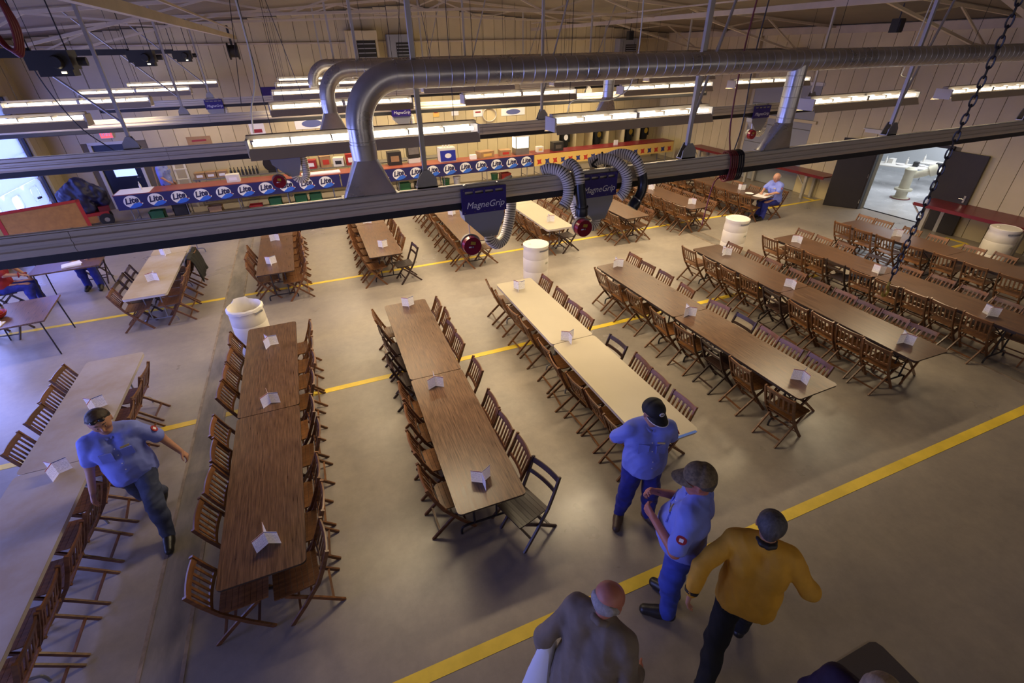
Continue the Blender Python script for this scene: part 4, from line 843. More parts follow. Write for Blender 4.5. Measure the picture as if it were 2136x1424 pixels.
for i, (x, m, nm, h) in enumerate(((-5.0, 'green_plastic', 'crate', .3), (-4.3, 'box_black', 'wheeled_bin', .42), (-3.3, 'cardboard', 'crate', .25), (-2.05, 'red_plastic', 'tub', .14), (-1.4, 'green_plastic', 'crate', .3), (-.55, 'green_plastic', 'crate', .3), (-.05, 'green_plastic', 'crate', .3), (1.5, 'green_plastic', 'crate', .3), (1.95, 'box_white', 'bucket', .3), (2.36, 'green_plastic', 'crate', .32), (3.2, 'green_plastic', 'crate', .32), (3.8, 'box_black', 'crate', .3), (4.85, 'green_plastic', 'bucket', .3), (5.3, 'box_white', 'bucket', .34), (6.9, 'green_plastic', 'bucket', .3), (7.36, 'red_plastic', 'crate', .28), (9.6, 'box_black', 'crate', .3), (12.4, 'box_black', 'wheeled_bin', .4))):
    col = {'green_plastic': 'green', 'box_black': 'black', 'cardboard': 'brown', 'red_plastic': 'red', 'box_white': 'white'}[m]
    if nm == 'bucket':
        t = thing(nm, '%s plastic bucket on the floor under %s' % (col, UB(x)), nm, (x, BY+.34, 0), 0, 'buckets under the bar'); obj('body', MB().lathe([(.12, 0), (.15, h), (.16, h), (.16, h-.02)], 18), m, t, smooth=True); obj('handle', MB().tube(smooth_path([(-.155, 0, h-.02), (0, -.17, h-.08), (.155, 0, h-.02)], 5), .005, 6), 'steel', t)
    else:
        t = thing(nm, '%s %s on the floor under %s' % (col, nm.replace('_', ' '), UB(x)), nm.replace('_', ' '), (x, BY+.34, 0), 0, 'crates under the bar'); m2 = MB(); w2, d2 = .42, .3
        m2.box((0, 0, .015 if nm != 'wheeled_bin' else .07), (w2, d2, .03))
        z0 = .0 if nm != 'wheeled_bin' else .055
        for a in (-1, 1): m2.box((a*(w2/2-.01), 0, z0+h/2), (.02, d2, h)).box((0, a*(d2/2-.01), z0+h/2), (w2, .02, h))
        obj('body', m2, m, t)
        if nm == 'wheeled_bin':
            for a in (-.15, .15):
                for b in (-.1, .1): obj('wheel', MB().tube([(a-.015, b, .035), (a+.015, b, .035)], .035, 10), 'rubber', t)
        else:
            for sg in (-1, 1): obj('rim', MB().box((0, sg*(d2/2+.006), h-.03), (w2+.02, .014, .03)), m, t)
# open gear lockers with coats behind the right half of the bar
for i in range(6):
    x = 10.9+i*.86; t = thing('gear_locker', ('open locker bay holding a dark printed shirt' if i == 0 else 'open locker bay holding dark turnout gear beside a cream divider' if i % 2 == 0 else 'open locker bay with a pale back panel and divider'), 'locker', (x, 20.5, 0), 0, 'gear lockers')
    obj('divider', MB().box((-.41, 0, .95), (.04, .7, 1.9)), 'siding', t); obj('back', MB().box((0, .34, .95), (.80, .02, 1.9)), 'box_black' if i % 2 == 0 else 'siding', t); obj('shelf', MB().box((0, 0, 1.88), (.80, .7, .03)), 'siding', t); obj('base', MB().box((0, 0, .1), (.8, .68, .2)), 'siding', t)
    if i % 2 == 0 or i == 5:
        m = MB(); m.tube(smooth_path([(0, 0, 1.62), (-.02, -.02, 1.45), (0, -.02, 1.1), (.02, 0, .8)], 4), [.06, .09, .15, .19, .21, .21, .22, .22, .22, .21, .21, .2, .2], 12)
        for s in (-1, 1): m.tube([(s*.14, 0, 1.45), (s*.24, -.02, 1.2), (s*.25, -.04, .95)], [.08, .07, .06], 10)
        g = obj('turnout_coat', m, 'jacket_black', t, (0, -.02, 0), smooth=True)
        obj('print', MB().prism([(.1*math.cos(a), 1.18+.12*math.sin(a)) for a in [k*.45 for k in range(14)]], 'y', -.235, -.225), 'white_print' if i == 0 else 'brass', t, (0, -.03, 0))
# papers and signs on the back wall
for lab, x, z, w2, h2, mt in (('blue beer sign with white lettering high on the back wall', -.3, 3.38, 1.5, .46, 'trolley_blue'), ('long white paper sign on the back wall by the ducts', .4, 2.35, 1.2, .35, 'paper'), ('white notice sheet on the back wall beside the long sign', -1.5, 2.2, .5, .6, 'paper'), ('small white notice on the back wall above the cooler', 6.0, 2.5, .3, .4, 'paper'), ('small orange notice on the back wall', 5.2, 2.45, .25, .32, 'banner_yellow'), ('white price sign on the back wall above the till', 8.6, 2.3, 1.1, .28, 'paper'), ('brown plaque with a red emblem on the back wall', -3.45, 2.02, .75, .3, 'cardboard'), ('wide white beer poster behind the ducts', 2.6, 3.0, 1.3, .5, 'paper'), ('white notice by the coil of cable on the back wall', 7.0, 2.35, .4, .3, 'paper')):
    t = thing('wall_sign', lab, 'sign', (x, WY1-.035, z)); obj('panel', MB().box((0, 0, 0), (w2, .02, h2)), mt, t)
    if w2 > 1: obj('print', MB().prism([(w2*.3*math.cos(a), h2*.36*math.sin(a)) for a in [k*.2618 for k in range(24)]], 'y', -.016, -.012), 'emblem_white' if mt == 'trolley_blue' else 'paper_blue', t)
    else: obj('print', MB().box((0, -.013, .02), (w2*.6, .004, h2*.2)), 'paper_red', t)
t = thing('cable_coil', 'round coil of cable hung on the back wall', 'cable', (7.5, WY1-.06, 2.25))
for i in range(3): obj('loop', MB().tube([(.3*math.cos(a), -.02*i, .26*math.sin(a)) for a in [k*.3142 for k in range(21)]], .012, 6), 'wire_white', t)
# corner clutter by the far overhead door
t = thing('pin_board', 'orange cork board with a red frame leaning by the overhead door', 'board', (-6.55, 15.5, 0), math.radians(24))
R = Matrix.Rotation(math.radians(-24), 3, 'X')
obj('cork', MB().box((0, .0, .95), (1.55, .03, .98), R), 'cork', t)
for c, d in (((0, 0, .5), (1.7, .05, .07)), ((0, 0, -.5), (1.7, .05, .07)), ((.8, 0, 0), (.08, .05, 1.06)), ((-.8, 0, 0), (.08, .05, 1.06))): obj('frame_bar', MB().box(R @ Vector(c)+Vector((0, 0, .95)), d, R), 'red_plastic', t)
for a in (-.6, .6): obj('leg', MB().bar((a, .35, .05), (a, .1, 1.1), .05, .05, (1, 0, 0)).bar((a, -.25, 0), (a, -.2, .55), .05, .05, (1, 0, 0)).bar((a, -.25, .05), (a, .36, .05), .05, .05, (1, 0, 0)), 'dark_metal', t)
t = thing('utility_cart', 'red utility cart with black wheels beside the navy door', 'cart', (-6.85, 19.0, 0), .3)
obj('deck', MB().box((0, 0, .38), (1.0, .62, .1)).box((-.35, 0, .5), (.3, .6, .2)), 'red_plastic', t); obj('fender', MB().box((.42, 0, .5), (.28, .58, .16)), 'counter_red', t); obj('bumper', MB().box((-.1, -.33, .24), (.55, .04, .2)), 'cork', t)
for a in (-.35, .38):
    for b in (-.3, .3):
        wv = obj('wheel', MB().tube([(a, b-.06, .19), (a, b+.06, .19)], .19, 20), 'rubber', t, smooth=True); obj('hubcap', MB().tube([(a, b-.07, .19), (a, b+.07, .19)], .07, 14), 'steel', wv, smooth=True)
TARP = True
t = thing('shovel', 'shovel leaning on the back wall beside the navy door', 'shovel', (-5.15, 20.55, 0)); obj('shaft', MB().tube([(0, 0, .3), (.02, .24, 1.35)], .018, 8), 'cardboard', t); obj('blade', MB().prism([(-.12, .02), (.12, .02), (.13, .3), (0, .36), (-.13, .3)], 'y', -.015, .0), 'galv_dull', t); obj('grip', MB().tube([(-.06, .24, 1.37), (.10, .24, 1.37)], .018, 8), 'box_black', t)
t = thing('step_ladder', 'white folding step ladder standing behind the bar', 'ladder', (-4.2, 20.2, 0))
for a in (-.2, .2): obj('rail', MB().bar((a, -.25, 0), (a*.8, .05, 1.5), .06, .025, (1, 0, 0)), 'box_white', t)
for i in range(4): obj('step', MB().box((0, -.19+i*.065, .3+i*.32), (.4, .1, .025)), 'box_white', t)
# small tables of the near left corner
t1 = simple_table('brown folding table with thin legs and papers near the overhead doors', (-5.45, 12.85, 0), 1.25, .72, .74, 'walnut', 'leg_metal', .08)
tag(obj('paper_stack', MB().box((0, 0, .012), (.34, .24, .024)).box((.02, .01, .03), (.32, .23, .012), Matrix.Rotation(.2, 3, 'Z')), 'paper', None, (-5.35, 12.75, TH), (0, 0, .3)), 'loose white paper stack on the thin-legged brown table', 'paper')
t2 = simple_table('small brown side table with thin legs beside the blue daylight', (-5.55, 10.45, 0), 1.1, 1.2, .72, 'walnut', 'leg_metal', .1)
t = thing('bowl', 'glossy red bowl on the small brown side table', 'bowl', (-5.75, 10.35, .72)); obj('shell', MB().lathe([(.06, 0), (.13, .03), (.17, .1), (.165, .105), (.12, .04), (.02, .02)], 20), 'red_plastic', t, smooth=True); obj('bow', MB().sphere((.05, .02, .09), (.06, .05, .05)), 'red_plastic', t, smooth=True)
tag(obj('napkin', MB().box((0, 0, .006), (.3, .26, .012)).box((.03, .02, .016), (.2, .2, .01), Matrix.Rotation(.4, 3, 'Z')), 'paper', None, (-5.7, 10.0, .72)), 'folded white napkin beside the glossy red bowl', 'napkin')
# reading matter of the seated man
t = thing('newspaper', 'open newspaper before the seated reader', 'newspaper', (12.50, 10.52, TH+.004), .3); obj('page', MB().box((-.15, 0, .006), (.29, .38, .008), Matrix.Rotation(.03, 3, 'Y')), 'paper_text', t); obj('page', MB().box((.15, 0, .008), (.29, .38, .008), Matrix.Rotation(-.03, 3, 'Y')), 'paper_text', t)
tag(obj('paper_plate', MB().lathe([(.05, 0), (.11, .008), (.125, .02)], 18), 'paper', None, (12.28, 10.85, TH), smooth=True), 'white paper plate near the newspaper', 'plate')
tag(obj('paper_cover', MB().box((0, 0, .004), (.95, .78, .006)).box((0, -.392, -.03), (.95, .004, .06)), 'paper', None, (-5.38, BY+.38, BZ+.001)), 'white paper cover on the bar end by the navy door', 'paper')
tag(obj('bottle', MB().lathe([(.035, 0), (.035, .15), (.014, .2), (.014, .25)], 12), 'box_white', None, (-5.2, BY+.45, BZ+.009), smooth=True), 'single white bottle on the paper-covered bar end', 'bottle')
# ================================================================== people
from mathutils.bvhtree import BVHTree
def sdf_mesh(name, prims, res, cuts=()):
    A = np.array([p[0] for p in prims]); B = np.array([p[1] for p in prims]); R = np.array([max(p[2], p[3]) for p in prims])[:, None]
    lo = np.minimum(A-R, B-R).min(0)-3*res; hi = np.maximum(A+R, B+R).max(0)+3*res
    n = np.ceil((hi-lo)/res).astype(int)+1; F = np.full(n, .3, np.float32)
    ax = [lo[i]+res*np.arange(n[i]) for i in range(3)]
    for a, b, ra, rb, k in prims:
        a = np.array(a, float); b = np.array(b, float); r = max(ra, rb)+k+3*res
        s = []
        for i in range(3):
            i0 = max(0, int((min(a[i], b[i])-r-lo[i])/res)); i1 = min(n[i], int((max(a[i], b[i])+r-lo[i])/res)+2); s.append(slice(i0, i1))
        X = ax[0][s[0]][:, None, None]-a[0]; Y = ax[1][s[1]][None, :, None]-a[1]; Z = ax[2][s[2]][None, None, :]-a[2]
        d = b-a; L2 = max(1e-9, d@d); t = np.clip((X*d[0]+Y*d[1]+Z*d[2])/L2, 0, 1)
        D = np.sqrt((X-t*d[0])**2+(Y-t*d[1])**2+(Z-t*d[2])**2)-(ra+(rb-ra)*t)
        G = F[tuple(s)]; h = np.clip(.5+.5*(G-D)/k, 0, 1); F[tuple(s)] = G*(1-h)+D*h-k*h*(1-h)
    for p, nr in cuts:
        p = np.array(p); nr = np.array(nr)/np.linalg.norm(nr)
        F = np.maximum(F, (ax[0][:, None, None]-p[0])*nr[0]+(ax[1][None, :, None]-p[1])*nr[1]+(ax[2][None, None, :]-p[2])*nr[2])
    S = F < 0; c = [S[i:n[0]-1+i, j:n[1]-1+j, k:n[2]-1+k] for i in (0, 1) for j in (0, 1) for k in (0, 1)]
    cnt = sum(q.astype(np.int8) for q in c); act = np.argwhere((cnt > 0) & (cnt < 8))
    idx = np.full(cnt.shape, -1, np.int64); idx[tuple(act.T)] = np.arange(len(act))
    acc = np.zeros((len(act), 3)); num = np.zeros(len(act)); off = [(i, j, k) for i in (0, 1) for j in (0, 1) for k in (0, 1)]
    val = [F[act[:, 0]+o[0], act[:, 1]+o[1], act[:, 2]+o[2]] for o in off]
    for u in range(8):
        for v in range(u+1, 8):
            du = np.array(off[v])-np.array(off[u])
            if np.abs(du).sum() != 1: continue
            m = (val[u] < 0) != (val[v] < 0); t = np.where(m, val[u]/np.where(m, val[u]-val[v], 1), 0)
            acc += m[:, None]*(np.array(off[u])+t[:, None]*du); num += m
    V = lo+res*(act+acc/num[:, None]); faces = []
    for axn in range(3):
        sl0 = [slice(None)]*3; sl1 = [slice(None)]*3; sl0[axn] = slice(0, -1); sl1[axn] = slice(1, None)
        a, b = S[tuple(sl0)], S[tuple(sl1)]; e = np.argwhere(a != b); o1, o2 = [i for i in range(3) if i != axn]
        e = e[(e[:, o1] > 0) & (e[:, o2] > 0) & (e[:, o1] < cnt.shape[o1]) & (e[:, o2] < cnt.shape[o2])]
        q = []
        for d1, d2 in ((1, 1), (0, 1), (0, 0), (1, 0)):
            w_ = e.copy(); w_[:, o1] -= d1; w_[:, o2] -= d2; q.append(idx[tuple(w_.T)])
        f = np.stack(q, 1); flip = a[tuple(e.T)] ^ (axn == 1); f[~flip] = f[~flip][:, ::-1]; faces.append(f)
    faces = np.concatenate(faces); faces = faces[(faces >= 0).all(1)]
    me = bpy.data.meshes.new(name); me.from_pydata(V.tolist(), [], faces.tolist()); me.polygons.foreach_set('use_smooth', [True]*len(me.polygons)); me.update()
    return me
from mathutils import noise as mnoise
def rumple(me, amp=.006, sc=8.):
    n = len(me.vertices); co = np.empty(n*3, np.float32); me.vertices.foreach_get('co', co); nr = np.empty(n*3, np.float32); me.vertex_normals.foreach_get('vector', nr)
    co = co.reshape(-1, 3); nr = nr.reshape(-1, 3)
    d = np.array([mnoise.noise((p[0]*sc, p[1]*sc, p[2]*sc*.55))*amp + (.35-abs(mnoise.noise((p[0]*sc*1.5+9+p[2]*4, p[1]*sc*1.5-p[2]*5, p[2]*sc*.8))))*amp*.9 for p in co.tolist()], np.float32)   # soft swells and sharper creases
    me.vertices.foreach_set('co', (co+nr*(d+amp*.25)[:, None]).ravel()); me.update(); return me
def person(label, pos, face, J=None, shirt='shirt_blue', trousers='jeans', shoes='boot_black', skin='skin', hair='hair_dark', cap=None, lean=0., twist=0., head=(0, 0, 0), belly=0., longs=False, sit=0., hem=.90, uniform=True, scale=1., curl=(.5, .5), palm=(None, None), bald=False, long_hair=False, glasses=False):
    root = thing('person', label, 'person', (pos[0], pos[1], 0), math.atan2(-face[0], face[1])); root.scale = (scale,)*3
    dz = -sit; px = Vector((0, 0, .96+dz))
    Tm = Matrix.Translation(px) @ Matrix.Rotation(-lean, 4, 'X') @ Matrix.Rotation(twist, 4, 'Z') @ Matrix.Translation(-px)
    def T(x, y, z): return Tm @ Vector((x, y, z+dz))
    j = dict(shR=T(.185, 0, 1.44), shL=T(-.185, 0, 1.44), elR=(.25, -.02, 1.16+dz), elL=(-.25, -.02, 1.16+dz), wrR=(.26, .08, .92+dz), wrL=(-.26, .08, .92+dz), hipR=(.095, 0, .93+dz), hipL=(-.095, 0, .93+dz), knR=(.10, .02, .50), knL=(-.10, .02, .50), anR=(.105, -.02, .09), anL=(-.105, -.02, .09), toR=(.14, .15, .045), toL=(-.14, .15, .045))
    if J: j.update(J)
    j = {k: Vector(v) for k, v in j.items()}
    torso = []
    for s in (-1, 1):
        torso += [(T(s*.068, -.01, .93), T(s*.07, 0, 1.06), .122, .118, .05), (T(s*.07, 0, 1.06), T(s*.085, .0, 1.31), .115, .122, .05), (T(s*.085, 0, 1.31), T(s*.10, -.01, 1.40), .118, .085, .05), (T(s*.10, -.01, 1.435), T(s*.18, 0, 1.435), .075, .066, .04), (T(0, -.015, 1.49), T(s*.15, -.01, 1.455), .055, .048, .04)]
    if belly: torso.append((T(0, .045, 1.02), T(0, .05, 1.13), .125+belly, .12+belly, .06))
    hipp = [(T(s*.068, -.01, .95), T(s*.07, 0, 1.03), .122, .118, .05) for s in (-1, 1)]
    uparm, fore, legs, feet = [], [], [], []
    for S in 'RL':
        uparm.append((j['sh'+S], j['el'+S], .060, .046, .03)); fore.append((j['el'+S], j['wr'+S], .044, .029, .02))
        legs += [(j['hip'+S], j['kn'+S], .098, .064, .05), (j['kn'+S], j['kn'+S].lerp(j['an'+S], .35)+Vector((0, -.01, 0)), .060, .060, .03), (j['kn'+S].lerp(j['an'+S], .35)+Vector((0, -.01, 0)), j['an'+S], .060, .040, .03)]
        td = (j['to'+S]-j['an'+S]); feet += [(j['an'+S], j['an'+S]+td*.35+Vector((0, 0, -.01)), .042, .042, .02), (j['an'+S]+td*.3, j['to'+S], .043, .036, .02), (j['an'+S]+Vector((0, 0, -.03))-Vector((td.x, td.y, 0)).normalized()*.035, j['an'+S]+td*.5+Vector((0, 0, -.01)), .04, .04, .02)]
    # head
    Hm = Tm @ Matrix.Translation((0, .015, 1.645+dz)) @ Matrix.Rotation(head[0], 4, 'Z') @ Matrix.Rotation(-head[1], 4, 'X') @ Matrix.Rotation(head[2], 4, 'Y')
    def h(x, y, z): return Hm @ Vector((x, y, z))
    hd = [(h(0, -.02, .035), h(0, .0, .03), .096, .090, .03), (h(0, .025, .01), h(0, .055, -.085), .072, .040, .03), (h(0, .0, -.02), h(0, .03, -.07), .070, .052, .03), (h(0, .088, .02), h(0, .112, -.022), .010, .016, .012), (h(-.03, .082, .033), h(.03, .082, .033), .014, .014, .012), (h(-.018, .088, -.058), h(.018, .088, -.058), .010, .010, .012)]
    for s in (-1, 1): hd += [(h(s*.087, -.012, .018), h(s*.090, -.005, -.025), .016, .011, .006), (h(s*.045, .06, -.015), h(s*.05, .045, -.03), .028, .024, .02)]
    neck = [(T(0, -.01, 1.44), h(0, -.02, -.06), .062, .056, .03)]
    hands = []
    for i, S in enumerate('RL'):
        W = j['wr'+S]; d = (W-j['el'+S]).normalized(); sd = 1 if S == 'R' else -1
        nr = Vector(palm[i]) if palm[i] else Vector((-sd, 0, 0)); nr = (nr-d*nr.dot(d)).normalized(); s = nr.cross(d)*sd
        if S == 'R': s = -s if s.dot(Vector((0, 1, 0))) < 0 else s
        else: s = -s if s.dot(Vector((0, 1, 0))) < 0 else s
        for q in (-.022, 0, .022): hands.append((W+s*q*.5, W+d*.085+s*q, .019, .016, .01))
        c = curl[i]
        for q, ln in ((.034, .070), (.012, .080), (-.011, .074), (-.032, .058)):
            b0 = W+d*.085+s*q; d1 = d*math.cos(c)+nr*math.sin(c); d2 = d*math.cos(c*2.3)+nr*math.sin(c*2.3); b1 = b0+d1*ln*.55; hands += [(b0, b1, .0098, .009, .004), (b1, b1+d2*ln*.5, .009, .0075, .003)]
        th0 = W+d*.025+s*.026; td = (d*.65+s*.65+nr*.35).normalized(); hands += [(th0, th0+td*.045, .014, .0105, .006), (th0+td*.045, th0+td*.045+(td*.6+d*.6).normalized()*.032, .0105, .009, .003)]
    res = .009
    obj('body', sdf_mesh('body', torso+neck+hd+[(a, b, r0*.92, r1, k) for a, b, r0, r1, k in uparm]+fore+[(a, b, r0*.9, r1*.9, k) for a, b, r0, r1, k in legs]+hands, res), skin, root)
    inf = lambda P, e, k=None: [(a, b, r0+e, r1+e, k or kk) for a, b, r0, r1, kk in P]
    # shirt or jacket
    sl = [(a, a.lerp(b, .80), r0+.014, r1+.026, .03) for a, b, r0, r1, k in uparm] if not longs else [(a, b, r0+.014, r1+.016, .03) for a, b, r0, r1, k in uparm]+[(a, a.lerp(b, .93), r0+.016, r1+.020, .03) for a, b, r0, r1, k in fore]
    e = .018 if longs else .014
    bt = T(0, 0, hem); up = (Tm.to_3x3() @ Vector((0, 0, -1)))
    low = [(T(s*.072, -.005, hem-.04), T(s*.07, 0, 1.02), .125+e, .118+e, .05) for s in (-1, 1)]
    sm = sdf_mesh('shirt', inf([p for p in torso if True], e)+sl+low, .011, [(tuple(bt), tuple(up))]); rumple(sm, .017 if longs else .016, 7); so = obj('jacket' if longs else 'shirt', sm, shirt, root)
    # trousers, shoes
    obj('trousers', rumple(sdf_mesh('trousers', inf(hipp, .010)+[(a, b, r0+.014, r1+.020, .04) for a, b, r0, r1, k in legs], .011, [((0, 0, .055), (0, 0, -1))] + ([(tuple(T(0, 0, 1.02)), tuple(-up))])), .015, 8), trousers, root)
    for i in range(2): obj('shoe', sdf_mesh('shoe', inf(feet[3*i:3*i+3], .011), .009, [((0, 0, .004), (0, 0, -1))] if not J or 'lift' not in J else []), shoes, root)
    bv = BVHTree.FromPolygons([v.co for v in sm.vertices], [p.vertices[:] for p in sm.polygons])
    def decal(nm, o, d, wd, ht, th, m, sub=None, shape=None):
        hit = bv.ray_cast(Vector(o), Vector(d).normalized())
        if hit[0] is None: return None
        nz = hit[1]; nz = nz if nz.dot(Vector(d)) < 0 else -nz
        x = Vector((0, 0, 1)).cross(nz).normalized(); y = nz.cross(x); M = Matrix((x, y, nz)).transposed().to_4x4(); M.translation = hit[0]
        mb = MB()
        if shape == 'disc': mb.prism([(wd/2*math.cos(k*.3142), wd/2*math.sin(k*.3142)) for k in range(20)], 'z', -.006, th)
        else: mb.box((0, 0, th/2-.003), (wd, ht, th+.006))
        mb.v = [tuple(M @ Vector(v)) for v in mb.v]; o2 = obj(nm, mb, m, root if sub is None else sub); return o2, M
    fw = Tm.to_3x3() @ Vector((0, 1, 0)); sdv = Tm.to_3x3() @ Vector((1, 0, 0))
    if uniform:
        for s in (-1, 1): decal('pocket', T(s*.085, .5, 1.30), -fw, .105, .11, .004, shirt)
        decal('name_plate', T(-.085, .5, 1.365), -fw, .075, .018, .006, 'gold_plate')
        r_ = decal('shoulder_patch', j['shL'].lerp(j['elL'], .42)+Vector((-.4, .0, .05)), (1, 0, -.12), .075, .075, .004, 'patch_red', None, 'disc')
        if r_: decal('patch_core', j['shL'].lerp(j['elL'], .42)+Vector((-.4, .0, .05)), (1, 0, -.12), .03, .03, .006, 'white_print', r_[0])
        for s in (-1, 1):
            cb = MB().tube([T(s*.012, .075, 1.455), T(s*.06, .045, 1.50), T(s*.068, -.03, 1.525), T(0, -.085, 1.53)], [.012, .016, .017, .016], 8); obj('collar', cb, shirt, root, smooth=True)
        for z in (1.12, 1.20, 1.28, 1.36): decal('button', T(0, .5, z), -fw, .012, .012, .003, 'white_print', None, 'disc')
        if not sit: obj('belt', sdf_mesh('belt', inf(hipp, .017), .011, [(tuple(T(0, 0, .985)), tuple(-up)), (tuple(T(0, 0, .945)), tuple(up))]), 'box_black', root)
    else:
        obj('collar', sdf_mesh('collar', [(T(.062*math.cos(a), -.012+.072*math.sin(a), 1.53), T(.062*math.cos(a+.7), -.012+.072*math.sin(a+.7), 1.53), .024, .024, .01) for a in [k*.7 for k in range(9)]], .009), 'box_black' if shirt == 'yellow_jacket' else shirt, root)
        for S in 'RL':
            a_, b_ = j['el'+S], j['wr'+S]; obj('cuff', MB().tube([a_.lerp(b_, .86), a_.lerp(b_, .96)], [.058, .054], 14), 'box_black' if shirt == 'yellow_jacket' else shirt, root, smooth=True)
    # face and hair
    for s in (-1, 1):
        ey = obj('eye', MB().sphere(h(s*.031, .083, .012), .0125, 10, 8), 'eye_white', root, smooth=True); obj('pupil', MB().sphere(h(s*.031, .0925, .011), .0062, 8, 6), 'eye_dark', ey, smooth=True)
        obj('eyebrow', MB().tube([h(s*.016, .097, .040), h(s*.034, .094, .046), h(s*.05, .082, .040)], [.004, .0055, .003], 6), hair if not bald else 'hair_white', root, smooth=True)
    obj('lips', MB().tube([h(-.024, .090, -.052), h(0, .101, -.050), h(.024, .090, -.052)], [.003, .007, .003], 8), 'lip', root, smooth=True)
    up_h = Hm.to_3x3()
    if not bald:
        hp = [(h(0, -.022, .040), h(0, -.002, .040), .1015, .094, .03), (h(0, -.05, .0), h(0, -.05, -.04), .076, .060, .03)]
        cutp = [(tuple(h(0, .045, .075)), tuple(up_h @ Vector((0, .72, -.70))))]
        if long_hair: hp += [(h(0, -.05, -.04), h(0, -.06, -.15), .085, .06, .04)]
        obj('hair', sdf_mesh('hair', hp, .007, cutp), hair, root)
    else: obj('hair', sdf_mesh('hair', [(h(s*.045, -.05, .0), h(s*.06, -.02, -.01), .058, .040, .03) for s in (-1, 1)]+[(h(0, -.06, -.02), h(0, -.06, .0), .06, .06, .03)], .007, [(tuple(h(0, 0, .035)), tuple(up_h @ Vector((0, 0, 1)))), (tuple(h(0, .035, 0)), tuple(up_h @ Vector((0, 1, 0))))]), 'hair_white', root)
    if cap:
        co = obj('cap', sdf_mesh('cap', [(h(0, -.02, .045), h(0, .0, .052), .113, .105, .03)], .007, [(tuple(h(0, 0, .042)), tuple(up_h @ Vector((0, .12, -1))))]), cap, root)
        bm_ = MB(); n = 12
        for t_ in (0, .006):
            for k in range(n+1):
                a = math.pi*k/n; cx, sx = math.cos(a), math.sin(a)
                bm_.v.append(tuple(h(.098*cx, .035+.06*sx, .052+.022*sx*.5-.02*cx*cx+t_))); bm_.v.append(tuple(h(.098*cx, .035+.155*sx, .046-.03*cx*cx-.012*sx+t_)))
        N2 = 2*(n+1)
        for k in range(n): bm_.f += [(2*k, 2*k+1, 2*k+3, 2*k+2), (N2+2*k, N2+2*k+2, N2+2*k+3, N2+2*k+1), (2*k+1, N2+2*k+1, N2+2*k+3, 2*k+3)]; bm_.m += [0]*3
        br = obj('brim', bm_, cap, co, smooth=True)
        if cap == 'cap_black':
            obj('brim_trim', MB().tube([h(.098*math.cos(a), .035+.157*math.sin(a), .047-.03*math.cos(a)**2-.012*math.sin(a)) for a in [math.pi*k/12 for k in range(13)]], .0045, 6), 'white_print', co, smooth=True)
            em_ = MB().prism([(.026*math.cos(k*.3142), .018*math.sin(k*.3142)) for k in range(20)], 'y', -.006, .004); q = Matrix.Translation((0, .100, .105)) @ Matrix.Rotation(.55, 4, 'X'); em_.v = [tuple(h(*(q @ Vector(v)))) for v in em_.v]; obj('emblem', em_, 'white_print', co)
            e2 = MB().box((0, .006, 0), (.036, .004, .006)); e2.v = [tuple(h(*(q @ Vector(v)))) for v in e2.v]; obj('emblem_bar', e2, 'cap_black', co)
    if glasses:
        g = MB()
        for s in (-1, 1): g.sphere(h(s*.034, .082, .090), (.030, .018, .018), 10, 6); g.tube([h(s*.062, .065, .085), h(s*.096, .02, .07), h(s*.098, -.04, .05)], .004, 6)
        g.tube([h(-.02, .085, .09), h(.02, .085, .09)], .004, 6); obj('sunglasses', g, 'black_plastic', root, smooth=True)
    return root, j, h, T
V3 = Vector
# man striding between the tables
person('man in blue shirt with sunglasses on his head striding beside the drain', (-2.44, 4.86), (.0, -1), dict(elR=(.29, .05, 1.15), wrR=(.33, .17, .90), elL=(-.33, -.08, 1.20), wrL=(-.44, -.06, .96), hipL=(-.09, 0, .93), knL=(-.09, .20, .53), anL=(-.08, .26, .10), toL=(-.10, .44, .05), knR=(.09, -.10, .50), anR=(.09, -.44, .16), toR=(.10, -.30, .06)), trousers='grey_trousers', lean=.07, twist=.22, head=(.10, .16, .06), belly=.012, hair='hair_dark', glasses=True, hem=.86, curl=(.35, .5))
# man with black cap, hands behind his back
person('man in blue shirt and black cap with hands behind his back', (2.58, 2.78), (-.36, -.93), dict(elR=(.30, -.14, 1.17), wrR=(.07, -.24, 1.00), elL=(-.30, -.14, 1.17), wrL=(-.06, -.25, .98), knR=(.13, .0, .50), anR=(.16, -.04, .09), toR=(.22, .12, .045), knL=(-.14, .0, .50), anL=(-.17, -.02, .09), toL=(-.27, .12, .045)), trousers='jeans', shoes='boot_brown', head=(.35, .28, 0), belly=.05, cap='cap_black', hair='hair_grey', hem=.93, palm=((0, 1, 0), (0, 1, 0)))
# man with camouflage cap holding his glasses
pr, jj, hh, TT = person('man in blue uniform and camouflage cap holding eyeglasses', (2.31, 1.83), (-.62, .78), dict(elR=(.27, .08, 1.14), wrR=(.10, .29, 1.27), elL=(-.27, .04, 1.12), wrL=(-.10, .26, 1.20), anL=(-.11, -.02, .09), toL=(-.15, .16, .045)), trousers='navy_trousers', head=(.12, .22, 0), belly=.045, cap='camo', hair='hair_grey', skin='skin_ruddy', hem=.95, curl=(.75, .75), scale=1.075)
fz = math.atan2(.62, .78); Rz = Matrix.Rotation(fz, 3, 'Z')
t = thing('eyeglasses', 'thin wire eyeglasses held by the man in the camouflage cap', 'glasses', Vector((2.31, 1.83, 0))+Rz @ Vector((0.02, .385, 1.39)), fz)
for s in (-1, 1): obj('lens_rim', MB().tube([(s*.033+.024*math.cos(a), 0, .018*math.sin(a)) for a in [k*.5236 for k in range(13)]], .0018, 6), 'dark_metal', t); obj('temple', MB().tube([(s*.058, 0, .005), (s*.062, -.11, .0)], .0018, 6), 'dark_metal', t)
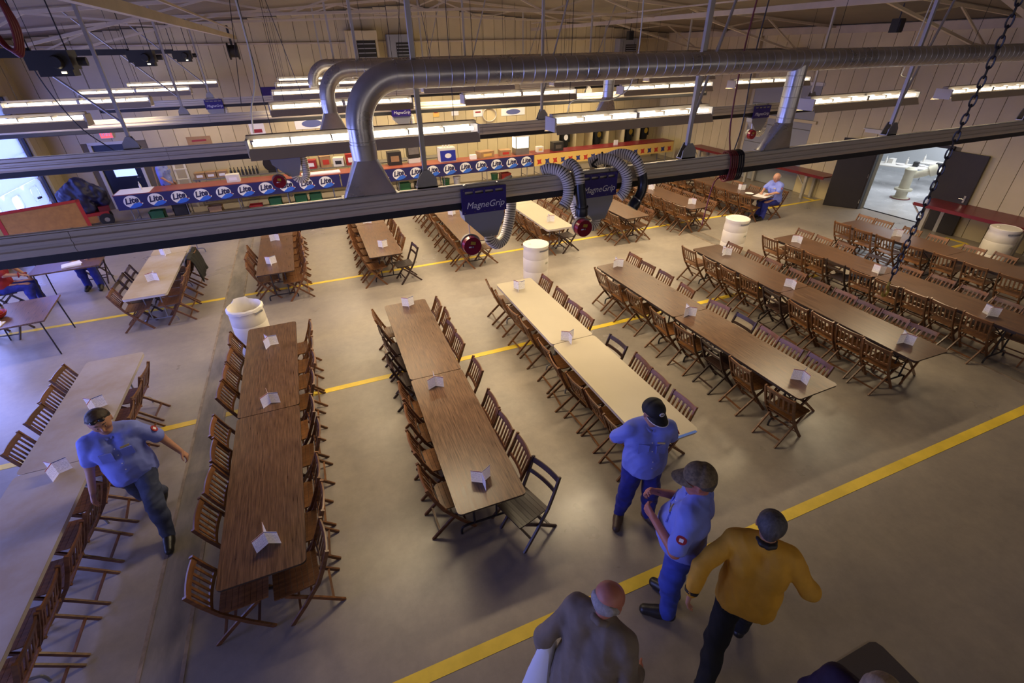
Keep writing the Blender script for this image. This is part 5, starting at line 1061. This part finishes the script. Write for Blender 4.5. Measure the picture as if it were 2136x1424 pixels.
# person in yellow jacket, seen from behind
person('person with grey hair in a yellow jacket walking away', (2.49, 1.28), (.76, .65), dict(elR=(.36, .04, 1.22), wrR=(.42, .22, 1.06), elL=(-.38, -.10, 1.22), wrL=(-.40, -.20, .98), knR=(.10, .26, .55), anR=(.11, .24, .14), toR=(.13, .42, .10), knL=(-.11, -.16, .50), anL=(-.13, -.50, .16), toL=(-.14, -.36, .05)), shirt='yellow_jacket', trousers='black_trousers', hair='hair_grey', lean=.20, longs=True, uniform=False, hem=.86, head=(0, .05, 0))
# man in a tan jacket leaning forward
person('balding man in a brown-grey jacket leaning forward', (1.0, 1.28), (.90, .43), dict(elR=(.28, .10, 1.14), wrR=(.27, .28, .94), elL=(-.30, -.06, 1.16), wrL=(-.34, -.02, .88), knL=(-.10, .18, .52), anL=(-.10, .22, .09), toL=(-.12, .40, .045), knR=(.1, -.08, .50), anR=(.1, -.34, .13), toR=(.11, -.18, .05)), shirt='tan_jacket', trousers='black_trousers', skin='skin_ruddy', bald=True, lean=.32, longs=True, uniform=False, hem=.80, head=(-.15, .15, 0), belly=.03)
m = MB(); random.seed(31); n = 12
for i in range(n+1):
    for k in range(12):
        a = 2*math.pi*k/12; s = i/n; r = .045+.13*s**.8; m.v.append((r*1.1*math.cos(a)*(1+.15*math.sin(3*a)), r*.8*math.sin(a)*(1+.2*math.sin(2*a+1)), .62-.60*s+random.uniform(-.01, .01)))
for i in range(n):
    for k in range(12): m.f.append((i*12+k, i*12+(k+1) % 12, (i+1)*12+(k+1) % 12, (i+1)*12+k)); m.m.append(0)
tag(obj('white_bag', m, 'white_cloth', None, (.80, 1.50, .52), (0, .08, .3), smooth=True), 'white cloth bag hanging from the balding man\'s hand', 'bag')
# someone at the mat, only the hair in view
person('person with blond hair and dark jacket standing by the rubber mat', (2.31, .34), (1, .1), None, shirt='purple_jacket', trousers='black_trousers', hair='hair_blond', longs=True, uniform=False, long_hair=True, scale=.97)
# seated reader at the far table
SEAT = dict(hipR=(.095, .02, .52), hipL=(-.095, .02, .52), knR=(.12, .42, .53), knL=(-.12, .42, .53), anR=(.13, .36, .09), anL=(-.12, .44, .09), toR=(.15, .53, .045), toL=(-.14, .61, .045))
person('man in blue shirt seated reading at the far table', (13.0, 10.52), (-1, .05), dict(SEAT, elR=(.27, .20, .86), wrR=(.14, .40, .80), elL=(-.27, .20, .86), wrL=(-.14, .40, .80)), sit=.41, trousers='jeans', lean=.16, head=(0, .35, 0), bald=True, hem=.93, curl=(.3, .3), palm=((0, 0, -1), (0, 0, -1)))
chair('wood', 12.98, 10.52, math.pi-.05, 'brown slatted folding chair under the seated reader', 'folding chairs in use')
person('man in blue shirt standing behind the bar', (-4.62, 19.72), (.9, -.3), dict(elR=(.27, .05, 1.17), wrR=(.25, .22, 1.02)), trousers='jeans', hair='hair_dark')
person('person in jeans seated behind the thin-legged brown table', (-5.3, 13.52), (.05, -1), dict(SEAT, elR=(.27, .2, .86), wrR=(.16, .40, .80), elL=(-.27, .2, .86), wrL=(-.16, .40, .80)), sit=.41, trousers='jeans', lean=.1, hem=.93, shoes='boot_black', palm=((0, 0, -1), (0, 0, -1)))
chair('dark', -5.3, 13.55, -math.pi/2, 'dark folding chair under the person behind the brown table', 'folding chairs in use')
person('person in a red shirt seated at the end of the thin-legged table', (-6.55, 12.55), (1, .1), dict(SEAT, elR=(.27, .2, .86), wrR=(.2, .42, .80), elL=(-.27, .2, .86), wrL=(-.2, .36, .66)), shirt='red_shirt', sit=.41, trousers='jeans', lean=.12, hem=.93, uniform=False, palm=((0, 0, -1), (0, 0, -1)))
chair('dark', -6.6, 12.55, .1, 'dark folding chair under the person in red', 'folding chairs in use')
for k, (x, y, r) in enumerate(((-6.5, 11.55, 1.2), (-6.1, 11.2, 1.5))): chair('dark', x, y, r, ('dark folding chair standing loose near the red-shirted person', 'dark folding chair standing loose beside the small side table')[k], 'loose dark chairs')
# dark tarpaulin heaped on the red cart
tp = [((-.30, .05, .62), (-.28, .08, 1.0), .20, .24, .1), ((-.28, .08, 1.0), (.05, .05, 1.22), .24, .20, .1), ((.05, .05, 1.22), (.35, .0, .95), .18, .22, .1), ((.0, .0, .60), (.05, .0, 1.0), .26, .24, .1), ((.35, 0, .95), (.45, 0, .66), .2, .16, .1)]
tag(obj('tarpaulin', rumple(sdf_mesh('tarpaulin', tp, .03, [((0, 0, .46), (0, 0, -1))]), .09, 5), 'tarp_navy', None, (-6.85, 19.0, 0), (0, 0, .3)), 'bunched dark blue tarpaulin piled on the red cart', 'tarpaulin')
